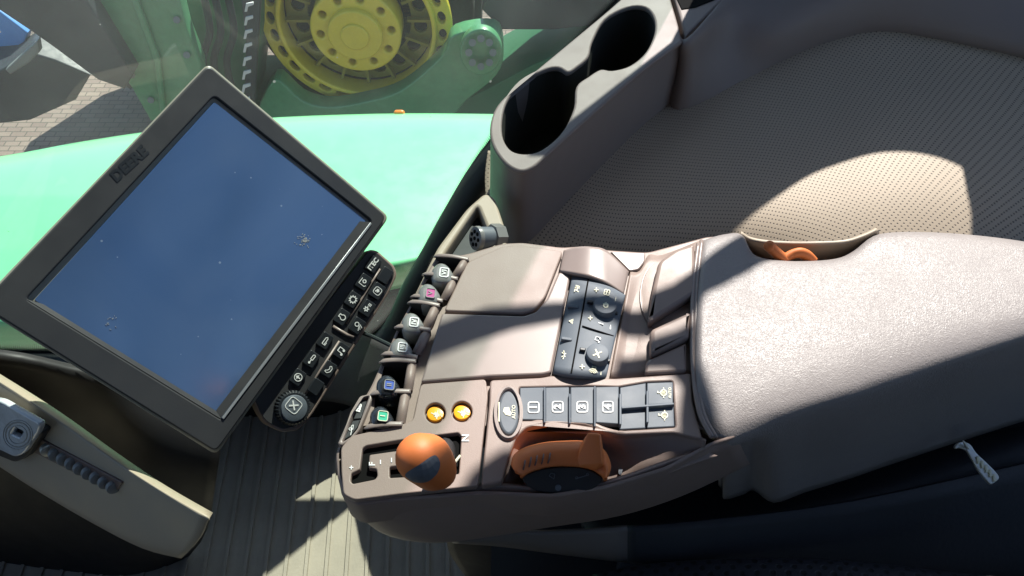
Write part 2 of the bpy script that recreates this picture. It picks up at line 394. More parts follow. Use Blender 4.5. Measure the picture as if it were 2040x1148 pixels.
def join(mes):
    bm = bmesh.new()
    for m_ in mes: bm.from_mesh(m_)
    me = bpy.data.meshes.new('j'); bm.to_mesh(me); bm.free(); return me
def ell(cx, cy, rx, ry, rot=0, n=32):
    c, s_ = math.cos(rot), math.sin(rot)
    return [(cx + rx * math.cos(t) * c - ry * math.sin(t) * s_, cy + rx * math.cos(t) * s_ + ry * math.sin(t) * c) for t in [2 * math.pi * k / n for k in range(n)]]
# printed marks -------------------------------------------------------------
class Mark:
    """icon drawn in its own little frame: centre, reading direction and half size in photo units, laid on a plane"""
    def __init__(s, cx, cy, dx, dy, size, pl, sy=1.0, h=.0003):
        d = math.hypot(dx, dy); s.c = (cx, cy); s.x = (dx / d * size, dy / d * size); s.y = (dy / d * size * sy, -dx / d * size * sy); s.pl = pl; s.h = h; s.mes = []; s.k = 0
    def px(s, x, y): return (s.c[0] + s.x[0] * x + s.y[0] * y, s.c[1] + s.x[1] * x + s.y[1] * y)
    def line(s, pts, w=.16, closed=False):
        # ribbon as small joined slabs
        q = [s.pl.uv(*s.px(*p)) for p in pts]
        sc = (s.pl.uv(*s.px(1, 0)) - s.pl.uv(*s.px(0, 0))).length; w_ = w * sc / 2
        segs = list(zip(q, q[1:])) + ([(q[-1], q[0])] if closed else [])
        for a, b in segs:
            d = (b - a)
            if d.length < 1e-7: continue
            d.normalize(); nn = Vector((-d.y, d.x)) * w_; e = d * w_ * .45; hh = s.h + .00001 * (s.k % 7); s.k += 1
            c4 = [a - e - nn, b + e - nn, b + e + nn, a - e + nn]
            vs = [s.pl.w(c.x, c.y, hh) for c in c4] + [s.pl.w(c.x, c.y, -.0002) for c in c4]
            me = bpy.data.meshes.new('l'); me.from_pydata(vs, [], [(0, 1, 2, 3), (0, 4, 5, 1), (1, 5, 6, 2), (2, 6, 7, 3), (3, 7, 4, 0)]); s.mes.append(me)
        return s
    def circ(s, x, y, r, w=.16, a0=0, a1=360, n=20):
        pts = [(x + r * math.cos(R(a0 + (a1 - a0) * k / n)), y + r * math.sin(R(a0 + (a1 - a0) * k / n))) for k in range(n + (0 if abs(a1 - a0) >= 360 else 1))]
        return s.line(pts, w, abs(a1 - a0) >= 360)
    def fill(s, pts):
        hh = s.h + .00001 * (s.k % 7); s.k += 1
        s.mes.append(prism_me([[s.px(*p) for p in pts]], s.pl.off(hh), hh + .0002, 0)); return s
    def disc(s, x, y, r): return s.fill([(x + r * math.cos(t * math.pi / 8), y + r * math.sin(t * math.pi / 8)) for t in range(16)])
    def rbox(s, r=1, w=.16, c=.35):
        return s.line([tuple(v) for v in fillet([(-r, -r), (r, -r), (r, r), (-r, r)], c * r, 3)], w, True)
    def text(s, body, h=1.0, x=0, y=0, bold=0):
        cu = bpy.data.curves.new('t', 'FONT'); cu.body = body; cu.align_x = 'CENTER'; cu.align_y = 'CENTER'; cu.size = 1; cu.resolution_u = 3; cu.offset = .018 + bold
        o = bpy.data.objects.new('t', cu); COL.objects.link(o)
        me = bpy.data.meshes.new_from_object(o.evaluated_get(bpy.context.evaluated_depsgraph_get())); bpy.data.objects.remove(o); bpy.data.curves.remove(cu)
        k = h / .7
        hh = s.h + .00008
        for v in me.vertices:
            q = s.pl.uv(*s.px(x + v.co.x * k, y + v.co.y * k)); v.co = s.pl.w(q.x, q.y, hh)
        s.mes.append(me); return s
    def done(s, name, m, parent, label=None):
        me = join(s.mes); up_normals(me, s.pl.n); return link(name, me, m, parent, label=label)

# ================================================================== STRUCTURE: ground, floor, walls
def box_me(lo, hi):
    bm = bmesh.new(); bmesh.ops.create_cube(bm, size=1)
    me = bpy.data.meshes.new('b'); bm.to_mesh(me); bm.free()
    lo, hi = Vector(lo), Vector(hi); d = hi - lo
    me.transform(Matrix.Translation((lo + hi) / 2) @ Matrix.Diagonal((d.x, d.y, d.z, 1))); return me
GZ = -2.9
me = bpy.data.meshes.new('ground'); me.from_pydata([(-150, -150, GZ), (150, -150, GZ), (150, 150, GZ), (-150, 150, GZ)], [], [(0, 1, 2, 3)])
tag(link('pavement', me, 'paver'), 'pale red block paving of the yard outside', kind='structure')

# cab floor: ribbed mat
FZ = -.60
def floor_me():
    vs, fs = [], []; prof = []
    x = -1.0; w = .0275
    while x < 1.0:
        prof += [(x, 0), (x + w * .80, 0), (x + w * .82, .0035), (x + w * .98, .0035)]; x += w
    n = len(prof)
    for y in (-.75, .72):
        for (a, h) in prof: vs.append((a + (y) * -.07 - .02, y, FZ + h))
    fs = [(i, i + 1, n + i + 1, n + i) for i in range(n - 1)]
    me = bpy.data.meshes.new('f'); me.from_pydata(vs, [], fs); return me
tag(link('floor', floor_me(), 'floor'), 'beige ribbed rubber floor mat of the cab', kind='structure')
me = join([box_me((-1.05, -.75, FZ - .06), (1.05, .75, FZ - .004))]); tag(link('floor_base', me, 'black'), kind='structure')

# ================================================================== CAB SHELL (all beyond the frame except where it meets the window)
WL = [(1420, -175), (1330, -90), (1240, -5), (1110, 132), (975, 290), (905, 400), (855, 490), (815, 560), (785, 625), (745, 668), (690, 690), (600, 700), (450, 705), (250, 705), (0, 700), (-250, 700)]
WZ = -.10
def wy(px): return .63 + .00026 * max(0, px - 600) + .00000012 * max(0, px - 600) ** 2
wl = cr([PV(a, b, wy(a)) for a, b in WL], 5, False)
win = thing('cab_window', wl[len(wl) // 2], 'large curved cab window with tinted dusty glass and a black rubber edge', 'window')
# glass standing on the line
g_rows = []
for t in (0, .3, .7, 1):
    g_rows.append([Vector((p.x, p.y + t * .04, p.z + (1.12 - p.z) * t)) for p in wl])
vs = [p for r in g_rows for p in r]; nu = len(wl)
fs = [(j * nu + i, j * nu + i + 1, (j + 1) * nu + i + 1, (j + 1) * nu + i) for j in range(3) for i in range(nu - 1)]
me = bpy.data.meshes.new('gl'); me.from_pydata(vs, [], fs); link('glass_pane', me, 'glass', win, smooth=180)
# frit: dotted black border printed on the pane
vs = []; 
for h in (0, .028):
    for i, p in enumerate(wl):
        t = (wl[min(i + 1, nu - 1)] - wl[max(0, i - 1)]).normalized(); nrm = Vector((t.y, -t.x, 0))
        if nrm.dot(CAM - p) < 0: nrm = -nrm
        vs.append(Vector((p.x, p.y + h * .03, p.z + h)) + Vector((0, -.002, 0)))
me = bpy.data.meshes.new('fr'); me.from_pydata(vs, [], [(i, i + 1, nu + i + 1, nu + i) for i in range(nu - 1)])
uvl = me.uv_layers.new(name='UVMap'); acc = [0]
for i in range(1, nu): acc.append(acc[-1] + (wl[i] - wl[i - 1]).length)
for p in me.polygons:
    for li in p.loop_indices:
        vi = me.loops[li].vertex_index; uvl.data[li].uv = (acc[vi % nu], .028 * (vi // nu))
link('dotted_border', me, 'frit', win)
link('rubber_seal', tube_me([p + Vector((.004, -.012, -.012)) for p in wl], (.02, .016), 14), 'seal', win, smooth=60)

# lower wall under the window
wall = thing('cab_side_wall', (0, .5, FZ), 'dark lower cab wall under the window', 'wall')
vs = [p + Vector((.0, -.004, -.012)) for p in wl] + [Vector((p.x * 1.0, p.y - .01, FZ)) for p in wl]
me = bpy.data.meshes.new('w'); me.from_pydata(vs, [], [(i, i + 1, nu + i + 1, nu + i) for i in range(nu - 1)])
solid(link('wall_panel', me, 'darkwall', wall, smooth=180), .01)

# cab roof, pillars and walls, with added unseen sheets cut to shape the sunlight
YC = .93
def cast(px, py, z):
    p = P(px, py, z); t = (YC - p.y) / SUN.y; q = p + SUN * t; return (q.x, q.z)
frame = thing('cab_frame', (0, YC, 1.1), 'grey cab roof and window pillars above the armrest, with added sheets that shape the sunlight', 'cab frame')
def xz_panel(name, poly, th=.03, m='roof'):
    bm = bmesh.new(); A = [bm.verts.new((x, YC, z)) for x, z in poly]; f = bm.faces.new(A)
    r = bmesh.ops.extrude_face_region(bm, geom=[f]); bmesh.ops.translate(bm, verts=[v for v in r['geom'] if isinstance(v, bmesh.types.BMVert)], vec=(0, th, 0))
    bmesh.ops.recalc_face_normals(bm, faces=bm.faces); me = bpy.data.meshes.new('x'); bm.to_mesh(me); bm.free(); return link(name, me, m, frame)
arc = [tuple(v) for v in cr([(1360, 520, -.112), (1440, 472, -.104), (1530, 410, -.093), (1620, 352, -.083), (1720, 315, -.072), (1800, 304, -.066), (1870, 309, -.063), (1920, 328, -.064)], 4, False)]
pts = [cast(*p) for p in arc]
edge = [cast(1928, 390, -.073), cast(1937, 440, -.082), cast(1939, 475, -.088)]
low = -.06
poly = [(.262, low), (.256, .27), (.203, .41), (.176, .478), (.34, .478)] + pts[2:] + edge + [(edge[-1][0] + .02, edge[-1][1] + .02), (1.3, edge[-1][1] + .02), (1.3, low)]
xz_panel('panel_shadow_caster', poly, .006)  # added unseen sheet, cut so its shadow leaves one lit patch on the panel
band = [(820, 685, 0), (877, 660, 0), (966, 628, 0), (1110, 618, 0), (1280, 616, 0), (1335, 596, 0), (1385, 560, 0), (1425, 524, 0), (1490, 478, 0), (1560, 502, 0), (1480, 566, 0), (1395, 615, 0), (1384, 645, 0), (1384, 745, 0), (1402, 790, 0), (1440, 870, 0), (1445, 925, 0), (1352, 925, 0), (1350, 855, 0), (1358, 780, 0), (1330, 748, 0), (1225, 750, 0), (1238, 712, 0), (1290, 708, 0), (1345, 690, 0), (1376, 672, 0), (1372, 640, 0), (1330, 662, 0), (1290, 660, 0), (1120, 646, 0), (1023, 663, 0), (940, 690, 0), (855, 722, 0), (790, 735, 0)]
xz_panel('band_shadow_caster', [cast(*p) for p in band], .006)  # added unseen sheet, outlined to throw the shadow band across the console
xz_panel('floor_shadow_caster', [(-1.2, -.06), (-.045, -.055), (-.068, -.009), (-.108, .064), (-.16, .16), (-.3, .2), (-1.2, .2)], .01)  # added unseen sheet, shaped to shade the left of the floor
xz_panel('edge_shadow_caster', [(-1.2, 1.13), (-1.2, .8), (-.3, .72), (-.1, .69), (-.02, .70), (.06, .80), (.08, .88), (.12, .955), (.250, .95), (.258, .84), (.272, .822), (.32, .822), (.332, .812), (.378, .809), (.413, .817), (.462, .793), (.51, .772), (.561, .747), (.61, .724), (.8, .64), (1.4, .5), (1.4, 1.13)], -.026)  # added unseen sheet, lower edge cut to end the sunlight on console and pad
link('seat_back', hull_me([(Vector((.62, y, z)), .05) for y in (-.5, .02) for z in (-.25, .5)] + [(Vector((.74, y, .5)), .05) for y in (-.5, .02)]), 'seat', frame, smooth=60)
link('reflection_beam', tube_me([Vector((.80, -.68, 1.06)), Vector((.82, -.1, 1.08)), Vector((.86, .5, 1.09)), Vector((.9, .9, 1.1))], .055), 'bodydark', frame)  # unseen tube added for its dark reflection in the screen
link('roof_panel', box_me((-1.0, -.7, 1.131), (.62, .925, 1.2)), 'roof', frame)
link('sky_blocker', box_me((-1.0, -.79, -.1), (.35, -.755, 1.0)), 'darkwall', frame)  # solid panel added out of view to cut the sky fill
for x in (-.98, .97):
    link('pillar', tube_me([Vector((x * 1.05, .99, 1.12)), Vector((x * 1.08, .99, .0))], .03), 'roof', frame)
    link('pillar', tube_me([Vector((x, -.68, 1.15)), Vector((x * 1.03, -.72, -.7))], .03), 'roof', frame)
link('rear_wall', box_me((1.0, -.75, FZ), (1.04, .9, -.05)), 'darkwall', frame)
link('door_panel', box_me((-1.0, -.79, FZ), (1.0, -.75, -.1)), 'darkwall', frame)
link('front_wall', box_me((-1.04, -.75, FZ), (-1.0, .6, -.12)), 'darkwall', frame)

# ================================================================== SIDE PANEL (perforated) and rail
sidep = thing('side_panel', P(1500, 350, -.1), 'beige perforated side panel behind the armrest, with one sunlit patch', 'panel')
rows = [[(972, 300, -.085), (1150, 300, -.085), (1350, 190, -.08), (1500, 100, -.06), (1640, 30, -.035), (1760, 0, -.02), (1900, 10, -.02), (2130, 60, -.02)],
        [(966, 360, -.09), (1150, 380, -.09), (1350, 300, -.085), (1500, 220, -.075), (1640, 160, -.06), (1760, 130, -.05), (1900, 130, -.045), (2130, 160, -.045)],
        [(975, 440, -.095), (1150, 450, -.095), (1350, 400, -.095), (1500, 340, -.085), (1640, 300, -.075), (1760, 280, -.065), (1900, 270, -.06), (2130, 280, -.06)],
        [(990, 500, -.11), (1150, 510, -.11), (1350, 480, -.11), (1500, 450, -.1), (1640, 430, -.09), (1760, 410, -.08), (1900, 400, -.075), (2130, 400, -.075)],
        [(1000, 600, -.15), (1150, 600, -.15), (1350, 590, -.15), (1500, 580, -.14), (1640, 560, -.12), (1760, 550, -.11), (1900, 540, -.105), (2130, 540, -.105)]]
loft('perforated_skin', rows, 'perf', sidep, n=5, th=.004)

rail = thing('window_sill_rail', P(1400, 150, -.07), 'dark grey moulded sill rail rising to the right from the cup holder', 'trim rail')
rows = [[(1380, 40, .04), (1430, -20, .03), (1480, -60, .03), (1620, -150, .05), (1800, -200, .07), (2160, -220, .08)],
        [(1340, 62, -.012), (1366, 78, .0), (1425, 15, .0), (1475, -38, .0), (1600, -110, .03), (1800, -150, .06), (2160, -160, .06)],
        [(1342, 78, -.02), (1367, 93, -.004), (1440, 30, -.004), (1510, -15, -.002), (1620, -60, .015), (1800, -90, .04), (2160, -90, .04)],
        [(1335, 120, -.05), (1366, 135, -.03), (1450, 80, -.03), (1540, 60, -.02), (1640, 10, -.002), (1800, -20, .01), (2160, 10, .01)],
        [(1325, 205, -.09), (1354, 226, -.085), (1470, 185, -.08), (1560, 130, -.065), (1660, 82, -.045), (1800, 62, -.032), (2160, 130, -.03)],
        [(1320, 225, -.11), (1356, 246, -.10), (1470, 200, -.10), (1560, 150, -.09), (1660, 100, -.07), (1800, 80, -.06), (2160, 150, -.06)]]
rows = rows[1:]
loft('rail_skin', rows, 'trim', rail, n=4, th=.004, d=Vector((0, -1, .5)))
# ledge behind the cup holder (lit beige) with a dark opening
prism('rail_ledge', [(1345, 0), (1330, -40), (1420, -120), (1560, -90), (1478, -35), (1425, 15), (1366, 72)], Z(.0), .02, 'trim', rail, .003)
prism('dark_opening', [(1358, 18), (1345, -12), (1380, -50), (1440, -30), (1425, -2), (1385, 14)], Z(.0012), .003, 'blackgap', rail, .0005)

# ================================================================== CUP HOLDER
cup = thing('cup_holder', P(1200, 200, -.07), 'grey double cup holder with two joined round wells beside the window', 'cup holder')
top = cr([(976, 262), (982, 226), (1004, 194), (1060, 146), (1130, 88), (1200, 30), (1262, -22), (1300, -40), (1325, -30), (1340, 10), (1357, 74), (1350, 88), (1280, 140), (1170, 236), (1090, 308), (1062, 332), (1036, 340), (1008, 326), (985, 296)], 5)
hole = cr([(1000, 240), (1010, 200), (1040, 162), (1085, 138), (1112, 134), (1131, 143), (1150, 132), (1172, 112), (1180, 82), (1205, 38), (1250, 14), (1285, 14), (1303, 35), (1304, 66), (1286, 104), (1255, 130), (1220, 140), (1196, 138), (1172, 152), (1148, 172), (1143, 215), (1120, 262), (1082, 296), (1050, 306), (1020, 300), (1003, 276)], 4)
cz = Z(.0)
prism('top_face', [top, hole], cz, .006, 'trim', cup, .0022)
def ring_wall(name, pts, z0, z1, m, parent, shrink=1.0, floor=False, th=0, d=0):
    a = [P(x, y, z0) for x, y in pts]; c = sum(a, Vector()) / len(a)
    lv = 4; n = len(a); vs = []
    for k in range(lv + 1):
        t = k / lv; s_ = 1 + (shrink - 1) * t
        vs += [Vector((c.x + (p.x - c.x) * s_, c.y + (p.y - c.y) * s_, z0 + (z1 - z0) * t)) for p in a]
    fs = [(k * n + i, k * n + (i + 1) % n, (k + 1) * n + (i + 1) % n, (k + 1) * n + i) for k in range(lv) for i in range(n)]
    if floor: fs.append(tuple(lv * n + i for i in range(n)))
    me = bpy.data.meshes.new('r'); me.from_pydata(vs, [], fs); return link(name, me, m, parent, smooth=50)
ring_wall('outer_shell', cr([(977.5, 262), (983.5, 227), (1005, 195.5), (1061, 147.5), (1131, 89.5), (1201, 31.5), (1262, -20.5), (1300, -38.5), (1324, -29), (1338.5, 10), (1355, 74), (1348, 87), (1279, 138.5), (1169, 234.5), (1089, 306.5), (1061, 330.5), (1036, 338.5), (1009, 325), (986.5, 295.5)], 5), -.003, -.095, 'trim', cup, 1.03)
ring_wall('cup_well', hole, -.003, -.085, 'well', cup, .97, floor=True)

# ================================================================== SOCKET TRIM
sock = thing('socket_panel', P(960, 470, -.06), 'beige triangular trim with a round pin socket between window seal and armrest', 'socket panel')
sz = Z(-.028)
o1 = fillet([(966, 383), (986, 392), (1012, 470), (1008, 500), (960, 520), (840, 620), (822, 622), (818, 600), (870, 494), (930, 414)], 14)
i1 = fillet([(951, 408), (981, 482), (965, 505), (860, 585), (852, 580), (884, 506)], 9)
prism('trim_frame', [o1, i1], sz, .018, 'beige', sock, .003)
prism('backing_plate', [(951, 408), (985, 482), (965, 507), (850, 590), (880, 506)], sz.off(-.014), .004, 'seal', sock)
ca = P(950, 475, -.024); ax = Vector((-.75, -.35, .35)).normalized()
b0 = ca - ax * .004
cyl('socket_body', ca - ax * .022, ca, .0098, 'rubberkey', sock, .0098, cb=.001)
cyl('socket_collar', ca - ax * .024, ca - ax * .014, .0125, 'lever', sock, .0125, seg=8, cb=.001)
sf = cyl('socket_rim', ca - ax * .002, ca + ax * .002, .0105, 'lever', sock, .0103, cb=.0008)
sideA = ax.cross(Vector((0, 0, 1))).normalized(); sideB = ax.cross(sideA)
mes = [cyl_me(ca + ax * .001, ca + ax * .0026, .0017, seg=12)] + [cyl_me(ca + ax * .001 + (sideA * math.cos(k * math.pi / 3.5) + sideB * math.sin(k * math.pi / 3.5)) * .0058, ca + ax * .0026 + (sideA * math.cos(k * math.pi / 3.5) + sideB * math.sin(k * math.pi / 3.5)) * .0058, .0017, seg=12) for k in range(7)]
link('pin_holes', join(mes), 'blackgap', sock)

# ================================================================== ARMREST CONSOLE
con = thing('armrest_console', P(1200, 750, -.1), 'taupe armrest console with leather pad, hydraulic levers, keys and orange controls', 'armrest')
T = Z(0.0)
# --- body under the panels
body = [(930, 505), (1000, 484), (1040, 482), (1120, 492), (1160, 489), (1210, 497), (1290, 502), (1410, 470), (1480, 470), (1490, 560), (1470, 870), (1420, 886), (1330, 935), (1210, 972), (1100, 990), (960, 984), (800, 996), (712, 1006), (684, 990), (672, 950), (668, 905), (676, 880), (700, 850), (720, 800), (738, 770), (762, 716), (820, 600), (872, 515)]
slotpoly = [(868, 512), (932, 518), (905, 556), (880, 605), (868, 630), (834, 712), (818, 780), (800, 850), (735, 852), (742, 790), (764, 716), (790, 655), (820, 600), (845, 550)]
prism('housing', [fillet(body, 12), fillet(slotpoly, 3)], T.off(-.0045), .03, 'taupe', con, .002)
# skirt: rolls from the top down the operator's side
rows = [[(700, 862, -.012), (676, 905, -.008), (680, 950, -.007), (700, 992, -.006), (800, 983, -.004), (960, 966, -.004), (1100, 975, -.006), (1210, 962, -.006), (1330, 922, -.006), (1468, 872, -.008)],
        [(696, 862, -.02), (670, 905, -.015), (675, 955, -.014), (697, 1003, -.013), (800, 1000, -.012), (960, 990, -.012), (1100, 992, -.014), (1215, 980, -.014), (1335, 940, -.014), (1474, 884, -.014)],
        [(700, 870, -.04), (674, 915, -.04), (680, 970, -.04), (712, 1025, -.035), (800, 1040, -.035), (960, 1030, -.035), (1100, 1022, -.035), (1225, 1005, -.035), (1345, 965, -.035), (1482, 902, -.035)],
        [(715, 885, -.065), (692, 930, -.07), (705, 1000, -.075), (756, 1060, -.075), (850, 1080, -.075), (965, 1070, -.075), (1100, 1050, -.07), (1235, 1028, -.07), (1360, 988, -.07), (1495, 925, -.07)],
        [(735, 890, -.08), (715, 935, -.085), (730, 1000, -.09), (775, 1058, -.09), (860, 1076, -.09), (965, 1064, -.09), (1100, 1040, -.09), (1235, 1018, -.09), (1360, 975, -.09), (1495, 915, -.09)]]
loft('side_skirt', rows, 'taupe', con, n=4, th=.003, d=Vector((0, -1, .2)))

# --- upper covers
prism('storage_cover', fillet([(930, 522), (1000, 491), (1034, 488), (1122, 500), (1086, 592), (1064, 618), (1042, 625), (884, 619)], 9, 6), T.off(.001), .006, 'taupe', con, .0012)
prism('front_cover', fillet([(880, 623.5), (1043, 629), (1067, 621), (1090, 594), (1113, 541), (1137, 547), (1098, 742), (1080, 746), (975, 750), (838, 761)], 5, 4), T.off(.0015), .006, 'taupe_s', con, .0016)
# cap: short barrel behind the rotary keypad
def barrel(name, outs, z, hgt, m, x0, x1, par=con, n=14, label=None, th=.004):
    """outs: far and near polylines (px); the surface bulges by hgt between px x0..x1"""
    A = cr(outs[0], 6, False); B = cr(outs[1], 6, False)
    rows = []
    for k in range(n):
        t = k / (n - 1); r = []
        for a, b in zip(A, B):
            x = a[0] * (1 - t) + b[0] * t; y = a[1] * (1 - t) + b[1] * t
            r.append((x, y))
        rows.append(r)
    W_ = []
    for r in rows:
        rr = []
        for i, (x, y) in enumerate(r):
            s_ = i / (len(r) - 1); rr.append(P(x, y, z + hgt * math.sin(math.pi * s_)))
        W_.append(rr)
    me = up_normals(grid_me(W_, 1), Vector((0, 0, 1))); o = link(name, me, m, par, smooth=180, label=label); solid(o, th); return o
barrel('barrel_cap', [[(1123, 499), (1150, 492), (1180, 492), (1210, 500), (1253, 541)], [(1114, 540), (1145, 545), (1178, 552), (1212, 566), (1243, 586)]], .001, .0075, 'taupe_s', 0, 0)
prism('cap_side', fillet([(1215, 501), (1286, 504), (1284, 522), (1272, 537), (1254, 540)], 4), T.off(-.001), .005, 'taupe_s', con, .001)
# rotary keypad (curved)
barrel('rotary_keypad', [[(1140, 549), (1160, 552), (1190, 560), (1218, 572), (1246, 588)], [(1101, 743), (1120, 746), (1150, 749), (1180, 751), (1208, 752)]], .0015, .0045, 'rubberkey', 0, 0)
RK = T.off(.0062)
rk = con.children[-1]
def KP(px, py):
    t = (py - 549) / 194; xl = 1140 - 39 * t; xr = 1246 - 38 * t; q = max(0, min(1, (px - xl) / (xr - xl)))
    return T.off(.0019 + .0045 * math.sin(math.pi * q))
def ridge(name, pts, w, pl, h, m, par, label=None):
    A, B = Vector(pts[0]), Vector(pts[1]); d = (B - A).normalized(); nn = Vector((-d.y, d.x)) * w / 2
    return prism(name, fillet([tuple(A - nn), tuple(B - nn), tuple(B + nn), tuple(A + nn)], w * .4, 3), pl.off(h), h + .002, m, par, .0006, label)
ridge('key_divider', [(1131, 608), (1153, 611)], 6, KP(1142, 610), .002, 'rubberkey', con)
ridge('key_divider', [(1118, 673), (1140, 676)], 6, KP(1130, 675), .002, 'rubberkey', con)
link('key_groove', join([tube_me([KP(x, y).P(x, y) for x, y in [(1172 - 34 * k / 8, 557 + 187 * k / 8) for k in range(9)]], .0006, 6), tube_me([KP(x, y).P(x, y) for x, y in [(1160 + 62 * k / 8, 650 + 20 * k / 8) for k in range(9)]], .0007, 6)]), 'blackgap', con)
for (cx, cy, nm) in ((1205, 610, 'a'), (1190, 705, 'b')):
    c = RK.off(.0).P(cx, cy + 3); rr = (RK.P(cx + 23.5, cy) - RK.P(cx, cy)).length
    k = cyl('rotary_knob', c - Vector((0, 0, .006)), c + Vector((0, 0, .0038)), rr * 1.02, 'rubberkey', con, rr * .96, seg=40, cb=.001)
    kt = Z(c.z + .0038)
    if nm == 'a':
        Mark(1207, 608, .2, -1, 7, kt).circ(-.1, 0, .6, .28, 30, 330).fill([(-.2, .2), (.3, .9), (.5, -.1)]).line([(-.6, -.6), (.7, .1)], .25).done('fan_symbol', 'cream', k)
    else:
        Mark(1190, 705, .4, -1, 8, kt).line([(-.8, -.8), (.8, .8)], .3).line([(-.8, .8), (.8, -.8)], .3).done('cross_symbol', 'cream', k)
    for (dx, dy) in ((-27, -2), (22, 20)):
        ridge('knob_tab', [(cx + dx - 8, cy + dy - 9), (cx + dx + 4, cy + dy - 7)], 6, KP(cx + dx, cy + dy), .002, 'keyblack', con)
def plus(x, y, s_, pl, par, m='cream', d=(0, -1), only=False):
    k = Mark(x, y, d[0], d[1], s_, pl).line([(-.8, 0), (.8, 0)], .35)
    if not only: k.line([(0, -.8), (0, .8)], .35)
    return k.done('minus_sign' if only else 'plus_sign', m, par)
K2 = T.off(.0063)
plus(1188, 578, 5, KP(1188, 578), con); plus(1176, 634, 5, KP(1176, 634), con); plus(1160, 731, 5.5, KP(1160, 731), con)
plus(1226, 596, 5, KP(1226, 596), con, only=True); plus(1216, 652, 5, KP(1216, 652), con, 'white', only=True); plus(1197, 744, 4, KP(1199, 745), con, only=True); plus(1197, 645, 6, KP(1197, 645), con, 'white', (1, .35), True)
fm = Mark(1209, 583, .25, -1, 7.5, KP(1209, 583))
for a in (45, 135, 225, 315): fm.circ(.5 * math.cos(R(a)), .5 * math.sin(R(a)), .38, .2, n=10)
fm.done('fan_blades_symbol', 'cream', con)
Mark(1153, 578, .15, -1, 9, KP(1153, 578)).line([(-.2, -.8), (-.5, -.2), (-.2, .5), (.4, .3), (.4, -.5), (-.2, -.8)], .18).line([(.1, .8), (-.5, .9)], .15).line([(.6, .4), (.4, .9)], .15).line([(.7, -.3), (.9, .8)], .15).done('work_light_symbol', 'cream', con)
Mark(1141, 641, .15, -1, 9, KP(1141, 641)).line([(-.8, -.6), (.8, -.6), (0, .8)], .14, True).line([(-.35, -.3), (.35, -.3), (0, .3)], .12, True).done('hazard_triangle', 'cream', con)
bm_ = Mark(1127, 708, .1, -1, 9, KP(1127, 708)).line([(-.6, -.7), (.6, -.7)], .22).line([(-.35, -.6), (-.3, .3), (.3, .3), (.35, -.6)], .2)
for a in (20, 60, 120, 160): bm_.line([(.55 * math.cos(R(a)), .3 + .3 * math.sin(R(a))), (1.0 * math.cos(R(a)), .3 + .65 * math.sin(R(a)))], .14)
bm_.done('beacon_symbol', 'cream', con)
nm = Mark(1190, 676, .3, -1, 7, KP(1190, 676)).disc(-.6, -.6, .25).disc(.4, -.7, .25).line([(-.4, -.6), (-.4, .6), (.6, .5), (.6, -.7)], .16)
nm.done('music_note_symbol', 'white', con)
Mark(1182, 738, .25, -1, 7.5, KP(1182, 738).off(.0002)).circ(-1.0, 0, .5, .16, -60, 60, 8).circ(-1.0, 0, .9, .16, -60, 60, 8).circ(-1.0, 0, 1.3, .16, -60, 60, 8).line([(.5, -.5), (.5, .5), (1.0, .5), (1.0, -.5)], .15, True).done('sound_symbol', 'cream', con)
# --- saddle between keypad and lids
rows = [[(1256, 541, -.002), (1274, 540, -.003), (1292, 508, -.003), (1320, 508, -.003), (1396, 478, -.001)],
        [(1246, 600, -.002), (1268, 600, -.005), (1290, 600, -.004), (1320, 600, -.004), (1388, 600, -.003)],
        [(1230, 680, -.002), (1254, 680, -.005), (1282, 680, -.004), (1320, 680, -.004), (1384, 680, -.003)],
        [(1216, 752, -.002), (1240, 752, -.004), (1278, 750, -.004), (1320, 748, -.004), (1384, 744, -.003)]]
loft('saddle', rows, 'taupe', con, n=4, th=.003, d=Vector((0, 0, 1)))
link('seam_ring', tube_me([P(1318 + 42 * math.cos(a), 590 + 70 * math.sin(a), -.0036) for a in [math.pi * (.62 + .76 * k / 16) for k in range(17)]], .0006, 6), 'taupe_d', con)
# lids
prism('cover_flap', fillet([(1312, 520), (1345, 497), (1385, 484), (1387, 583), (1291, 643), (1300, 575)], 9, 5), T.off(.005), .01, 'taupe', con, .003)
prism('cover_flap', fillet([(1296, 656), (1376, 619), (1374, 672), (1296, 707)], 8, 5), T.off(.006), .009, 'taupe', con, .003)
prism('cover_flap', fillet([(1288, 718), (1368, 682), (1368, 740), (1284, 744)], 7, 5), T.off(.003), .006, 'taupe', con, .002)
# slender double rail left of the pad
for (a, b) in (((1391, 486), (1379, 640)), ((1398, 480), (1386, 640))):
    pts = [P(*q, .0035) for q in ((a[0], a[1]), ((a[0] + b[0]) / 2 - 3, 560), b, (b[0] + 2, 735), (b[0] + 14, 820), (b[0] + 40, 872))]
    link('edge_bead', tube_me(cr(pts, 6, False), .0017, 8), 'taupe_s', con, smooth=180)

